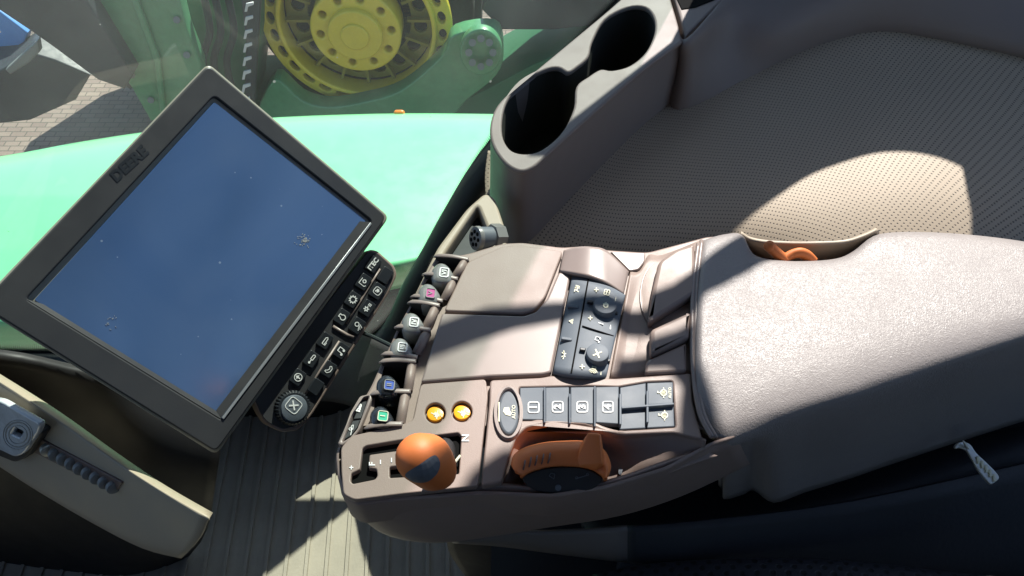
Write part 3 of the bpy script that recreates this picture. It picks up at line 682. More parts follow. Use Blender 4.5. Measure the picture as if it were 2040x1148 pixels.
# --- leather pad
def pad():
    cols = [1402, 1440, 1478, 1500, 1540, 1600, 1665, 1700, 1740, 1790, 1870, 1960, 2060, 2160]
    far = [478, 467, 467, 505, 517, 520, 515, 500, 470, 462, 463, 470, 484, 505]
    near = [862, 885, 876, 868, 852, 832, 812, 801, 787, 770, 743, 714, 682, 650]
    rows = []
    rows.append([(x, f + 14, -.05) for x, f in zip(cols, far)])
    rows.append([(x, f + 3, -.012) for x, f in zip(cols, far)])
    rows.append([(x, f + 1, -.002) for x, f in zip(cols, far)])
    rows.append([(x, f + 9, .0035) for x, f in zip(cols, far)])
    for t, z in ((.12, .0055), (.3, .007), (.5, .0075), (.7, .0065), (.85, .003), (.94, -.002)):
        rows.append([(x + (0 if x > 1410 else -13 * math.sin(t * math.pi * .8)), f + (n_ - f) * t, z) for x, f, n_ in zip(cols, far, near)])
    rows.append([(x + (2 if x > 1410 else 4), n_ + 4, -.012) for x, n_ in zip(cols, near)])
    rows.append([(x + (2 if x > 1410 else 30), n_ + (38 if x > 1500 else 22), -.035) for x, n_ in zip(cols, near)])
    rows.append([(x + (2 if x > 1410 else 40), n_ + (85 if x > 1500 else 60), -.075) for x, n_ in zip(cols, near)])
    rows.append([(x + (2 if x > 1410 else 40), n_ + (150 if x > 1500 else 110), -.14) for x, n_ in zip(cols, near)])
    # bring the left end down a little
    for r in rows[1:-3]: r.insert(0, (r[0][0] - 5, r[0][1] + 3, r[0][2] - .012))
    for r in (rows[0], *rows[-3:]): r.insert(0, (r[0][0] - 5, r[0][1] + 3, r[0][2] - .004))
    return loft('leather_pad', rows, 'leather', con, n=4, th=.004, d=Vector((0, -.2, 1)), smooth=180)
pad()
# notch behind the pad with a small orange lever
rows = [[(1474, 466, -.001), (1492, 478, -.004), (1530, 486, -.006), (1600, 489, -.007), (1680, 486, -.006), (1716, 474, -.003), (1750, 458, -.001)],
        [(1478, 474, -.006), (1496, 486, -.01), (1532, 492, -.012), (1600, 494, -.013), (1680, 491, -.012), (1718, 480, -.008), (1752, 464, -.006)],
        [(1484, 495, -.03), (1505, 512, -.033), (1535, 524, -.035), (1600, 530, -.035), (1670, 526, -.035), (1705, 512, -.03), (1750, 490, -.028)],
        [(1484, 540, -.037), (1505, 545, -.037), (1535, 550, -.037), (1600, 550, -.037), (1670, 550, -.037), (1705, 545, -.037), (1750, 540, -.037)]]
loft('notch_tray', rows, 'beige', con, n=4, th=.003, d=Vector((0, -.6, 1)))
arm = [P(1533, 491, .004), P(1548, 505, -.002), P(1562, 517, -.008)]
arc_ = [P(1562, 517, -.008), P(1576, 508, -.006), P(1592, 504, -.005), P(1606, 509, -.008), P(1617, 520, -.014)]
lv = link('finger_lever', join([tube_me(cr(arm, 5, False), [(.004, .0045)] * 11, 12), tube_me(cr(arc_, 5, False), [(.0035, .005)] * 21, 12), hull_me([(arm[0], .0046)], 16)]), 'orange', con, smooth=60)
prism('lever_slot', fillet([(1515, 512), (1640, 508), (1650, 530), (1515, 532)], 4), Z(-.0295), .003, 'black', con)

# --- lower deck panels
gear = fillet([(838, 765), (968, 755), (972, 790), (952, 968), (800, 984), (706, 996), (684, 985), (680, 940), (679, 892), (700, 868), (790, 848), (822, 838)], 8, 5)
gate1 = fillet([(722, 893), (729, 888), (795, 877), (862, 868), (913, 862), (919, 869), (914, 944), (893, 946), (896, 888), (840, 893), (785, 899), (736, 906), (734, 932), (750, 934), (752, 948), (747, 955), (703, 964), (698, 958), (700, 943), (717, 935)], 3, 3)
gate2 = fillet([(776, 930), (812, 926), (812, 950), (776, 952)], 4)
h1 = ell(867, 823, 20.5, 20.5); h2 = ell(920, 820, 20.5, 20.5)
prism('gear_panel', [gear, gate1, gate2, h1, h2], T.off(.0005), .005, 'taupe', con, .0008)
prism('gate_backing', fillet([(690, 880), (925, 850), (925, 955), (690, 975)], 4), T.off(-.0042), .001, 'blackgap', con)
for (x, y, dx) in ((868, 826, 0), (921, 823, 0)):
    c = P(x, y, -.004); rr = (P(x + 17.6, y, -.004) - c).length
    b = cyl('amber_button', c - Vector((0, 0, .004)), c + Vector((0, 0, .0018)), rr, 'amber', con, rr * .97, seg=36, cb=.0006)
    mk = Mark(x, y, .3, -1, 9, Z(-.0022)).circ(-.1, -.2, .45, .22).fill([(-.7, -.5), (-.2, .5), (.6, .3), (.2, -.2)]).line([(-.9, -.5), (.9, -.2)], .2).line([(0, .2), (0, 1.0)], .2).text('1' if x > 900 else '2', .8, .0, -1.2)
    mk.done('implement_symbol', 'cream', b)
gp = T.off(.0007)
Mark(928, 873, 0, -1, 7, gp).text('N', 2.0).done('letter_n', 'white', con)
Mark(742, 925, 0, -1, 7, gp).text('F', 1.7).done('letter_f', 'white', con)
Mark(758, 921, 1, 0, 4, gp).line([(0, -1), (0, 1)], .5).done('gate_mark', 'white', con)
Mark(780, 917, 1, 0, 4, gp).line([(0, -1), (0, 1)], .5).done('gate_mark', 'white', con)
Mark(700, 932, 0, -1, 4.5, gp).line([(-.8, 0), (.8, 0)], .4).line([(0, -.8), (0, .8)], .4).done('plus_sign', 'white', con)
Mark(890, 897, 0, -1, 7, gp).text('R', 1.4).done('letter_r', 'white', con)
link('gate_spring', tube_me([P(900, 928, .0), P(907, 920, .002), P(917, 908, .002)], .0009, 8), 'cream', con)

# number key deck
deck = fillet([(976, 757), (1080, 752), (1098, 748), (1225, 754), (1378, 743), (1380, 800), (1400, 876), (1342, 862), (1240, 866), (1205, 860), (1165, 846), (1100, 842), (1048, 852), (1028, 872), (1016, 905), (1000, 960), (958, 968), (975, 800)], 8, 4)
kd = fillet([(1034, 772), (1170, 769), (1232, 771), (1290, 761), (1340, 759), (1346, 851), (1285, 855), (1230, 858), (1100, 838), (1036, 838)], 5)
prism('key_deck', [deck, kd, fillet(ell(1013, 821, 24, 48), 1)], T.off(.001), .006, 'taupe', con, .0012)
prism('key_bed', fillet([(1030, 768), (1350, 755), (1350, 860), (1030, 858)], 4), T.off(-.0042), .002, 'blackgap', con)
# oval AUTO button
prism('oval_bezel', [ell(1013, 821, 29, 55), ell(1013, 821, 22.5, 45.5)], T.off(.0035), .006, 'taupe_s', con, .0022)
ob = prism('auto_button', ell(1013, 821, 22, 45), T.off(.0015), .006, 'rubberkey', con, .002)
mk = Mark(1012, 821, 0, -1, 11, T.off(.0016)).fill([(-.7, -.4), (-.5, .4), (.1, .9), (.8, .7), (.9, -.2), (.3, -.3), (-.2, -.7)]).text('AUTO', .62, .0, -1.05)
mk.line([(-1.7, 1.6), (1.7, 1.6)], .2); mk.done('implement_symbol', 'cream', ob)
# number keys
ks = [(1035.5, 1084), (1086.5, 1134), (1136.5, 1184), (1186.5, 1233)]
for i, (a, b) in enumerate(ks):
    k = prism('number_key', fillet([(a, 772.5 - i * .5), (b, 771.5 - i * .5), (b, 845 if i else 837), (a, 842 if i else 836)], 2), T.off(.0008), .005, 'rubberkey', con, .0007)
    Mark((1063, 1111, 1160, 1211)[i], (812, 811, 811, 811)[i], 0, -1, 11, T.off(.001)).rbox(.95, .17, .45).text(str(i + 1), 1.25, 0, 0, .02).done('key_number', 'white', k)
    if i < 3:
        x = b + 1
        ridge('key_rib', [(x, (771, 784, 769)[i]), (x, (842, 844, 850)[i])], 4, T.off(.0008), .0025, 'rubberkey', con)
cells = [[(1235, 772), (1287, 763), (1287, 808), (1235, 813)], [(1289, 763), (1341, 761), (1341, 804), (1289, 807)], [(1235, 815), (1287, 811), (1287, 853), (1235, 856)], [(1289, 810), (1342, 807), (1344, 850), (1289, 853)]]
ck = []
for c in cells: ck.append(prism('cross_key', fillet(c, 2), T.off(.0008), .005, 'rubberkey', con, .0007))
for a, b in (((1236, 784), (1236, 846)), ((1290, 778), (1290, 842)), ((1238, 812), (1343, 804))):
    ridge('key_rib', [a, b], 5, T.off(.0008 + .0002 * (a[0] == 1238)), .003, 'rubberkey', con)
for (x, y, par, tx) in ((1321, 783, ck[1], 1), (1323, 828, ck[3], 0)):
    mk = Mark(x, y, 0, -1, 9, T.off(.001)).circ(0, -.1, .65, .18)
    for q in (-.3, 0, .3): mk.line([(q, -.45), (q, .3)], .12)
    mk.line([(-1.1, -.1), (-.6, -.1)], .18).line([(.6, -.1), (1.1, -.1)], .18).line([(0, .6), (0, 1.2), (.35, 1.2)], .18)
    if tx: mk.text('AUTO', .6, .0, -1.5)
    mk.done('lock_symbol', 'cream', par)

# --- scoop with orange dial
rows = [[(1012, 905, .0), (1022, 874, .0), (1046, 852, .0), (1100, 842, .0), (1165, 846, .0), (1205, 860, .0), (1245, 867, .0), (1345, 862, .0), (1405, 880, .0)],
        [(1014, 915, -.004), (1028, 885, -.006), (1050, 864, -.008), (1100, 854, -.01), (1165, 858, -.01), (1208, 872, -.008), (1245, 877, -.006), (1345, 875, -.004), (1405, 888, -.003)],
        [(1012, 935, -.008), (1040, 915, -.016), (1060, 900, -.02), (1110, 890, -.022), (1165, 892, -.022), (1215, 902, -.02), (1260, 905, -.014), (1340, 900, -.009), (1405, 895, -.006)],
        [(1008, 950, -.009), (1045, 955, -.018), (1070, 960, -.024), (1120, 965, -.026), (1180, 960, -.024), (1240, 945, -.02), (1290, 930, -.014), (1345, 915, -.011), (1410, 900, -.01)],
        [(990, 972, -.012), (1045, 990, -.016), (1075, 1000, -.02), (1120, 1005, -.024), (1190, 995, -.022), (1250, 975, -.02), (1310, 952, -.014), (1360, 932, -.012), (1430, 908, -.012)]]
loft('dial_scoop', rows, 'taupe', con, n=4, th=.003, d=Vector((0, -.3, 1)))
dp = Plane(P(1120, 950, .006), Vector((0, -.62, .78)))
dz = dp
# drum: orange rim swept over a half circle, black face inside
def arcband():
    outer = [(1018, 928), (1024, 908), (1046, 893), (1085, 883), (1125, 880), (1160, 880), (1190, 888), (1208, 904), (1217, 930), (1212, 950)]
    mid = [(1025, 938), (1034, 916), (1056, 903), (1090, 895), (1125, 893), (1158, 894), (1186, 901), (1200, 914), (1209, 934), (1207, 952)]
    inner = [(1040, 952), (1050, 944), (1070, 936), (1098, 930), (1128, 929), (1158, 931), (1180, 936), (1192, 943), (1200, 950), (1203, 957)]
    rows = [[(x, y, -.012) for x, y in outer], [(x, y - 1, .006) for x, y in outer], [(x, y, .013) for x, y in mid], [(x, y - 4, .010) for x, y in inner], [(x, y, .006) for x, y in inner], [(x, y + 3, -.006) for x, y in inner]]
    return rows
dial = loft('speed_dial', arcband(), 'orange', con, n=4, th=.002, d=Vector((0, 0, 1)))
link('dial_ribs', join([tube_me(cr([P(x - 7, y2, .0075), P(x - 2, (y1 + y2) / 2 + 2, .0128), P(x + 1, y1, .0115), P(x + 3, y1 - 12, .0055)], 4, False), .00055, 6) for x, y1, y2 in ((1046, 912, 944), (1058, 905, 938), (1070, 902, 934), (1083, 899, 931), (1096, 897, 929))]), 'taupe_d', con)
# thumb tab on the dial: tapered block
def tabme():
    t0 = [P(1163, 884, .010), P(1175, 868, .024), P(1192, 869, .025), P(1196, 921, .018), P(1186, 932, .012), P(1152, 929, .010)]
    low_ = [p - Vector((0, 0, .012)) for p in t0]
    me = hull_me([(t0[1], .0018), (t0[2], .0018), (t0[3], .0015), (t0[4], .0015), (P(1156, 892, .011), .001), (P(1148, 926, .008), .001), (P(1185, 890, .004), .002), (P(1200, 930, .004), .002)], 10); return me
link('thumb_tab', tabme(), 'orange', dial, smooth=50)
prism('dial_face', cr([(1042, 950), (1070, 937), (1100, 931), (1130, 930), (1165, 933), (1200, 952), (1180, 975), (1130, 985), (1080, 982), (1050, 968)], 4), dp.off(-.006), .006, 'black', con, .001)
dq = dp.off(-.0058)
Mark(1100, 948, .2, -1, 8, dq).line([(-.7, -.6), (-.2, .7), (.6, .4), (.5, -.6), (-.7, -.6)], .14).done('dial_symbol', 'rubberkey', con)
Mark(1160, 950, 1, -.3, 14, dq).line([(-1, 0), (1, 0)], .12).circ(-.8, .1, .15, .1).circ(.8, .1, .15, .1).done('dial_symbol', 'rubberkey', con)
Mark(1112, 972, 1, 0, 9, dq).disc(0, 0, .7).done('dial_symbol', 'rubberkey', con)
Mark(1236, 940, .1, -1, 8, Z(-.0185)).fill([(-.8, 0), (-.4, .5), (.6, .5), (1, 0), (.6, -.5), (-.4, -.4)]).done('turtle_symbol', 'rubberkey', con)

# --- gear knob
kz = .052
knob = hull('gear_knob', [(P(836, 912, kz + .010), .0135), (P(862, 930, kz - .006), .0135), (P(850, 916, kz + .004), .0145), (P(874, 940, kz - .018), .0105)], 'orange', con)
link('knob_stem', tube_me([P(880, 925, -.01), P(872, 935, .02), P(866, 935, .04)], [(.006, .006)] * 3, 16), 'black', con, smooth=60)
link('stem_boot', hull_me([(P(884, 905, .0), (.008, .012, .002)), (P(874, 930, .02), .0065)], 16), 'black', con, smooth=60)
def drape(name, poly, target, m, h, parent, cuts=4):
    tm = target.matrix_world.copy(); c = org(parent)
    me0 = target.data; bv = BVHTree.FromPolygons([v.co + c for v in me0.vertices], [tuple(p.vertices) for p in me0.polygons])
    bm = bmesh.new(); vs = [bm.verts.new((x, -y, 0)) for x, y in poly]; f = bm.faces.new(vs)
    bmesh.ops.triangulate(bm, faces=[f])
    for _ in range(cuts): bmesh.ops.subdivide_edges(bm, edges=[e for e in bm.edges if e.calc_length() > 3], cuts=1); bmesh.ops.triangulate(bm, faces=bm.faces)
    for v in bm.verts:
        r = ray(v.co.x, -v.co.y).normalized(); hit = bv.ray_cast(CAM, r)
        v.co = (hit[0] if hit[0] else CAM + r * .4) - r * h
    ret = bmesh.ops.extrude_face_region(bm, geom=list(bm.faces)); r0 = ray(*poly[0]).normalized()
    bmesh.ops.translate(bm, verts=[g for g in ret['geom'] if isinstance(g, bmesh.types.BMVert)], vec=r0 * (h + .001)); bmesh.ops.recalc_face_normals(bm, faces=bm.faces)
    me = bpy.data.meshes.new('d'); bm.to_mesh(me); bm.free(); return link(name, me, m, parent, smooth=40)
drape('knob_button', cr([(808, 944), (835, 926), (862, 908), (872, 911), (877, 926), (870, 945), (852, 960), (830, 962), (814, 955)], 4), knob, 'rubberkey', .0005, knob)

# --- hydraulic levers in their slots
fins = [((868, 512), (934, 518), 0), ((845, 548), (912, 557), 0), ((822, 592), (882, 601), 1), ((816, 604), (876, 610), 0), ((790, 653), (858, 659), 0), ((764, 707), (832, 713), 1), ((760, 722), (829, 721), 0), ((742, 786), (818, 781), 0), ((730, 853), (802, 846), 1)]
prism('slot_floor', fillet([(860, 508), (938, 514), (800, 858), (722, 862)], 4), T.off(-.03), .002, 'blackgap', con)
for a, b, w in fins:
    a, b = Vector(a), Vector(b); mid = (a + b) / 2 + Vector((-4, -6))
    A = [P(*q, .002) for q in (tuple(a), tuple((a + mid) / 2 + Vector((-2, -3))), tuple(mid), tuple(b))]
    c = cr([P(a.x, a.y + 2, -.006), P(a.x + 3, a.y - 1.5, .0005), P((a.x + b.x) / 2, (a.y + b.y) / 2 - 3, .0025), P(b.x, b.y, .001)], 6, False)
    vs = []
    for p in c: vs += [p + Vector((0, -.0006, 0)), p + Vector((0, .0009, 0)), p + Vector((0, .0009, -.022)), p + Vector((0, -.0006, -.022))]
    fs = []
    for i in range(len(c) - 1):
        for k in range(4): fs.append((4 * i + k, 4 * i + (k + 1) % 4, 4 * i + 4 + (k + 1) % 4, 4 * i + 4 + k))
    fs += [(0, 1, 2, 3), tuple(4 * (len(c) - 1) + k for k in (3, 2, 1, 0))]
    me = bpy.data.meshes.new('fin'); me.from_pydata(vs, [], fs); up_normals(me); bmx = bmesh.new(); bmx.from_mesh(me); bmesh.ops.recalc_face_normals(bmx, faces=bmx.faces); bmx.to_mesh(me); bmx.free()
    f_ = link('slot_fin', me, 'black', con)
    link('fin_edge', tube_me([p + Vector((0, 0, .0008)) for p in c], (.0019, .0007), 8), 'taupe_s', f_, smooth=180)
# filler ledges where the fins are doubled
prism('slot_ledge', [(821, 596), (881, 602), (877, 608), (817, 603)], T.off(-.008), .02, 'taupe_d', con)
prism('slot_ledge', [(764, 711), (831, 714), (828, 720), (761, 721)], T.off(-.008), .02, 'taupe_d', con)
lvs = [(882, 541, 'VI', 'white', 'lever'), (855, 582, 'V', 'mag_ic', 'lever'), (822, 640, 'IV', 'white', 'lever'), (799, 690, 'III', 'white', 'lever'), (773, 765, 'II', 'blue_ic', 'lever_b'), (760, 827, 'I', 'green_ic', 'lever_b')]
for i, (x, y, num, ic, lm) in enumerate(lvs):
    s_ = 1.12 if i < 4 else 1.2
    zc = .0045
    outl = cr([(x - 21 * s_, y + 4), (x - 19 * s_, y - 8 * s_), (x - 8 * s_, y - 18 * s_), (x + 6 * s_, y - 16 * s_), (x + 17 * s_, y - 3 * s_), (x + 19 * s_, y + 6 * s_), (x + 12 * s_, y + 17 * s_), (x - 6 * s_, y + 19 * s_), (x - 18 * s_, y + 15 * s_)], 4)
    b = prism('hydraulic_lever', outl, Z(zc), .02, lm, con, .0045)
    pad_ = Mark(x + 3, y + 2, .12, -1, 8 * s_, Z(zc + .0002))
    if ic == 'white':
        pad_.rbox(.95, .2, .4).text(num, 1.0); pad_.done('lever_number', 'white', b)
    else:
        pad_.fill([tuple(v) for v in fillet([(-1, -1), (1, -1), (1, 1), (-1, 1)], .35, 3)]); pad_.done('lever_number', ic, b)
        Mark(x + 3, y + 2, .12, -1, 8 * s_, Z(zc + .0007)).rbox(1, .13, .4).text(num, 1.0).done('lever_numeral', 'wheelgrey' if ic != 'green_ic' else 'cream', b)
# rollers at the right end of each slot
for (x0, y0, x1, y1) in ((927, 521, 908, 552), (903, 561, 886, 597), (868, 613, 850, 652), (850, 663, 830, 705), (821, 727, 813, 777), (808, 785, 798, 842)):
    pts = [P(x0, y0, -.003), P((x0 + x1) / 2, (y0 + y1) / 2, .0005), P(x1, y1, -.003)]
    link('slot_roller', tube_me(cr(pts, 4, False), (.0034, .004), 14), 'taupe', con, smooth=60)
# rocker pair at the nose
rp = T.off(-.006)
rk_o = fillet([(722, 788), (738, 784), (742, 792), (716, 856), (700, 876), (680, 888), (672, 884), (700, 820)], 5)
prism('rocker_frame', [rk_o, fillet([(720, 792), (735, 789), (712, 853), (698, 870), (682, 880), (702, 822)], 3)], rp.off(.006), .014, 'taupe_s', con, .0012)
r1 = prism('rocker_key', fillet([(721, 793), (735, 790), (719, 834), (703, 836)], 2), rp.off(.003), .008, 'keyblack', con, .0006)
Mark(715, 813, .28, -1, 6, rp.off(.0033)).text('ISB', 1.5, 0, 0, .04).done('key_text', 'white', r1)
r2 = prism('rocker_key', fillet([(702, 838), (718, 836), (711, 853), (698, 869), (683, 879)], 2), rp.off(.003), .008, 'keyblack', con, .0006)
Mark(701, 857, .3, -1, 8, rp.off(.0033)).line([(-1.3, -.1), (.4, .1)], .14).line([(.2, -.2), (1.3, .0), (.9, .4), (.2, .2)], .12, True).circ(.1, .45, .3, .13).done('key_symbol', 'white', r2)
prism('nose_ledge', fillet([(729, 856), (806, 850), (800, 862), (726, 870)], 2), T.off(-.003), .01, 'taupe_d', con, .001)

# pedestal under the armrest
ped = thing('armrest_pedestal', P(1100, 1100, -.4), 'brownish sloped pedestal cover under the armrest nose', 'pedestal')
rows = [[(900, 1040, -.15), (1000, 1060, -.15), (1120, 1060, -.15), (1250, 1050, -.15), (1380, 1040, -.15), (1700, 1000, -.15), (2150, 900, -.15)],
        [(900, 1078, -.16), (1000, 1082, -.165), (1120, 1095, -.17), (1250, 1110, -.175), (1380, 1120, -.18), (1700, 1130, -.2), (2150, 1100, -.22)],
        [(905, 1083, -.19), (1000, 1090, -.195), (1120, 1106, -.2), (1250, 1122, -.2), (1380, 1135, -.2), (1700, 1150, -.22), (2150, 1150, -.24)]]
loft('side_cover', [r[3:] for r in rows], 'seat', ped, n=4, th=.003, d=Vector((0, -.4, 1)))  # right end of the plate, its shade put into the black colour
rows = [r[:4] for r in rows]
loft('cover_plate', rows, 'plate', ped, n=4, th=.003, d=Vector((0, -.4, 1)))
rows = [[(890, 1060, -.3), (1000, 1060, -.3), (1200, 1060, -.3), (1500, 1060, -.3)], [(900, 1110, -.42), (1000, 1130, -.42), (1200, 1140, -.42), (1500, 1150, -.42)], [(960, 1190, -.7), (1040, 1200, -.7), (1240, 1210, -.7), (1500, 1220, -.7)]]
loft('lower_column', rows, 'darkwall', ped, n=4, th=.01, d=Vector((0, -1, .3)))

link('sun_leak_blocker', box_me((.0, .36, FZ), (.9, .42, -.07)), 'black', ped)  # hidden box added to stop sun leaking under the console
link('rear_block', box_me((-.02, -.02, FZ), (.9, .3, -.28)), 'black', ped)
# ================================================================== DISPLAY
DN = Vector((.52, -.505, .69)).normalized()
DO = CAM + ray(400, 520) * .66
D = Plane(DO, DN, D_u := Vector((.6, .8, 0)))
dis = thing('touch_display', D.w(0, 0, -.04), 'large black touchscreen monitor with a dusty screen coloured blue for the reflected sky, tilted on its corner', 'touchscreen')
T_, R_, B_, L_ = (415, 129), (771, 432), (430, 901), (-40, 608)
outer = fillet([T_, R_, B_, L_], 14, 5)
inner = fillet([(427, 191), (742, 441), (444, 838), (52, 596)], 9, 4)
prism('bezel', [outer, inner], D, .012, 'bezel', dis, .0014)
big = fillet([(415, 125), (777, 432), (431, 907), (-46, 608)], 15, 5)
prism('rim', big, D.off(-.0035), .010, 'rim', dis, .002)
prism('back_shell', fillet([(415, 135), (765, 433), (430, 895), (-30, 608)], 15, 5), D.off(-.012), .035, 'black', dis, .004)
sc = prism('screen', fillet([(427, 203), (730, 440), (439, 828), (68, 598)], 4), D.off(-.002), .004, 'screen', dis, .0003)
# chamfered ledge along the lower long side, and inner border frame
def slope(name, a, b, c, d, h0, h1, m, th=.001):
    p = [D.off(h0).P(*a), D.off(h0).P(*b), D.off(h1).P(*c), D.off(h1).P(*d)]
    me = bpy.data.meshes.new('s'); me.from_pydata(p, [], [(0, 1, 2, 3)]); up_normals(me, DN); return solid(link(name, me, m, dis), th)
slope('screen_ledge', (741, 443), (443, 836), (431, 817), (717, 441), .0003, -.0015, 'bezel')
link('silver_strip', prism_me([(738, 443), (741, 446), (446, 836), (441, 832)], D.off(.0012), .002, .0005), 'silver', dis)
slope('screen_edge', (52, 596), (444, 837), (439, 824), (86, 606), .0, -.0015, 'bezel')
Mark(258, 327, .74, -.675, 16, D.off(.0)).text('DEERE', 1.35, 0, 0, .03).done('lettering', 'keyblack', dis)
# dried marks on the screen
mk = Mark(606, 480, 1, 0, 18, D.off(-.0019))
for k in range(70):
    a = random.uniform(0, 6.28); r_ = abs(random.gauss(0, .55)); 
    if r_ < 1.1: mk.line([(r_ * math.cos(a), r_ * math.sin(a)), (r_ * math.cos(a) + random.uniform(-.1, .1), r_ * math.sin(a) + random.uniform(-.1, .1))], .05)
mk.done('dust_mark', 'pale', sc)
mk = Mark(222, 640, 1, 0, 12, D.off(-.0019))
for k in range(14):
    a = random.uniform(0, 6.28); r_ = random.uniform(0, 1.6); mk.line([(r_ * math.cos(a) * .7, r_ * math.sin(a)), (r_ * math.cos(a) * .7 + random.uniform(-.3, .3), r_ * math.sin(a) + random.uniform(-.2, .2))], .05)
mk.done('dust_mark', 'pale', sc)

# keypad hanging under the display
kpl = D.off(-.014)
key = thing('control_keypad', kpl.P(650, 680), 'black keypad of white-symbol keys with a ribbed round knob under the touchscreen', 'keypad')
kout = fillet([(735, 497), (752, 499), (787, 530), (792, 548), (776, 583), (692, 716), (622, 828), (598, 856), (562, 862), (530, 846), (516, 826), (500, 790)], 10, 4)
kin = fillet([(733, 501), (750, 503), (782, 532), (786, 548), (771, 581), (690, 706), (617, 823), (594, 848), (564, 856), (534, 842), (520, 826), (505, 790)], 9, 4)
prism('keypad_shell', kout, kpl, .016, 'taupe', key, .002)
prism('keypad_face', kin, kpl.off(.0006), .003, 'bezel', key, .0004)
ka = Vector((.545, -.838)); kb = Vector((.838, .545))
def keybox(cx, cy, la, lb): 
    c = Vector((cx, cy)); return fillet([tuple(c + ka * la + kb * -lb), tuple(c + ka * la + kb * lb), tuple(c - ka * la + kb * lb), tuple(c - ka * la - kb * lb)], 3)
kp2 = kpl.off(.0035)
specs = [(744, 527, 0), (725, 562, 1), (703, 597, 2), (682, 632, 3), (648, 679, 4), (621, 716, 5), (594, 752, 6), (768, 549, 9), (752, 580, 10), (732, 614, 11), (712, 649, 12), (680, 699, 13), (655, 736, 14), (630, 771, 9)]
for x, y, k in specs:
    kk = prism('key', keybox(x, y, 15.5, 11.5), kp2, .005, 'keyblack', key, .0007)
    mk = Mark(x, y, .62, -.78, 8, kp2.off(.0001))
    if k == 9: continue
    if k == 0: mk.text('ITEC', 1.15, 0, .1, .02)
    elif k == 1: mk.line([(.6, .9), (-.9, .9), (-.9, -.7), (-.5, -.9)], .16).circ(.2, 0, .38, .22)
    elif k == 2:
        mk.circ(0, 0, .7, .2)
        for a in range(0, 360, 36): mk.line([(.8 * math.cos(R(a)), .8 * math.sin(R(a))), (1.02 * math.cos(R(a)), 1.02 * math.sin(R(a)))], .24)
    elif k == 3: mk.circ(0, -.15, .65, .2, 120, 420).line([(-.33, .4), (-.4, .9), (.4, .9), (.33, .4)], .2)
    elif k == 4: mk.line([(-1, -.35), (.7, -.3), (1, 0), (.7, .3), (-1, .25)], .16, True).line([(-1.1, -.6), (-.2, -.6)], .12)
    elif k == 5: mk.line([(-.1, -.3), (1.1, -.3), (1.3, 0), (1.1, .3), (-.1, .3)], .17, True).line([(-.1, 0), (-.9, 0)], .2).disc(-1.0, 0, .28)
    elif k == 6: mk.circ(0, 0, .95, .18).fill([(-.15, -.6), (.15, -.6), (.15, .0), (.6, .0), (0, .65), (-.6, .0), (-.15, .0)])
    elif k == 10: mk.rbox(.9, .15, .6).fill([(-.5, .3), (-.1, .0), (-.5, -.1), (.1, -.5), (.6, -.1), (.4, .4), (0, .3), (-.2, .6)])
    elif k == 11:
        mk.circ(-.35, .1, .35, .25)
        for a in range(0, 360, 60): mk.line([(-.35 + .4 * math.cos(R(a)), .1 + .4 * math.sin(R(a))), (-.35 + .68 * math.cos(R(a)), .1 + .68 * math.sin(R(a)))], .22)
        for q in (.3, 0, -.3): mk.line([(.6, q), (1.3, q)], .13)
    elif k == 12: mk.circ(.2, .3, .5, .18, 0, 360).line([(.0, -.4), (-.9, -.9)], .15).line([(.3, -.4), (-.4, -1.1)], .15).line([(.6, -.4), (.2, -1.2)], .15)
    elif k == 13: mk.line([(-.5, -.6), (-.5, .8), (.6, .8), (.6, -.4)], .2).disc(-.75, -.6, .3).disc(.38, -.5, .3)
    elif k == 14: mk.line([(-.95, .55), (-1.0, -.1), (-.3, -.65), (.6, -.6), (1.0, -.1), (.65, .2), (.2, -.1), (-.4, .15), (-.6, .5)], .15, True)
    mk.done('key_symbol', 'white', kk)
# light-coloured beads between the key rows
def bead(pts, r_=.0011, m='taupe_s'): link('key_bead', tube_me([kpl.off(.001).P(*p) for p in pts], r_, 8), m, key, smooth=180)
bead([(757, 536), (741, 562), (718, 600), (690, 645)]); bead([(663, 650), (690, 667), (704, 672)], .0018); bead([(676, 680), (640, 735), (608, 786)])
# ribbed knob
kc = kpl.P(580, 812); kr = (kpl.P(580 + 34, 812) - kc).length * .98
bm = bmesh.new(); me = None
def knurl(c, n_, r_, h, seg=32):
    bm = bmesh.new(); q = n_.to_track_quat('Z', 'Y').to_matrix().to_4x4(); rings = []
    for z, s_ in ((-.004, 1), (h * .75, 1), (h, .9)):
        rg = []
        for k in range(seg * 4):
            a = 2 * math.pi * k / (seg * 4); rr = r_ * s_ * (1 + (.035 if k % 4 < 2 else -.035) * (1 if z < h else .2)); rg.append(bm.verts.new((rr * math.cos(a), rr * math.sin(a), z)))
        rings.append(rg)
    for A, B in zip(rings, rings[1:]):
        for k in range(len(A)): bm.faces.new((A[k], A[(k + 1) % len(A)], B[(k + 1) % len(A)], B[k]))
    bm.faces.new(rings[-1]); me = bpy.data.meshes.new('k'); bm.to_mesh(me); bm.free(); me.transform(Matrix.Translation(c) @ q); return me
kn = link('round_knob', knurl(kc, DN, kr, .010), 'keyblack', key)
kc2 = kc + DN * .0101
cyl('knob_cap', kc + DN * .009, kc + DN * .0115, kr * .80, 'rubberkey', kn, kr * .76, seg=40, cb=.0006)
Mark(585, 808, .62, -.78, 15, D.off(-.0024)).rbox(.9, .1, .5).line([(-.4, -.45), (.4, .45)], .2).line([(-.4, .45), (.4, -.45)], .2).done('cross_symbol', 'white', kn)
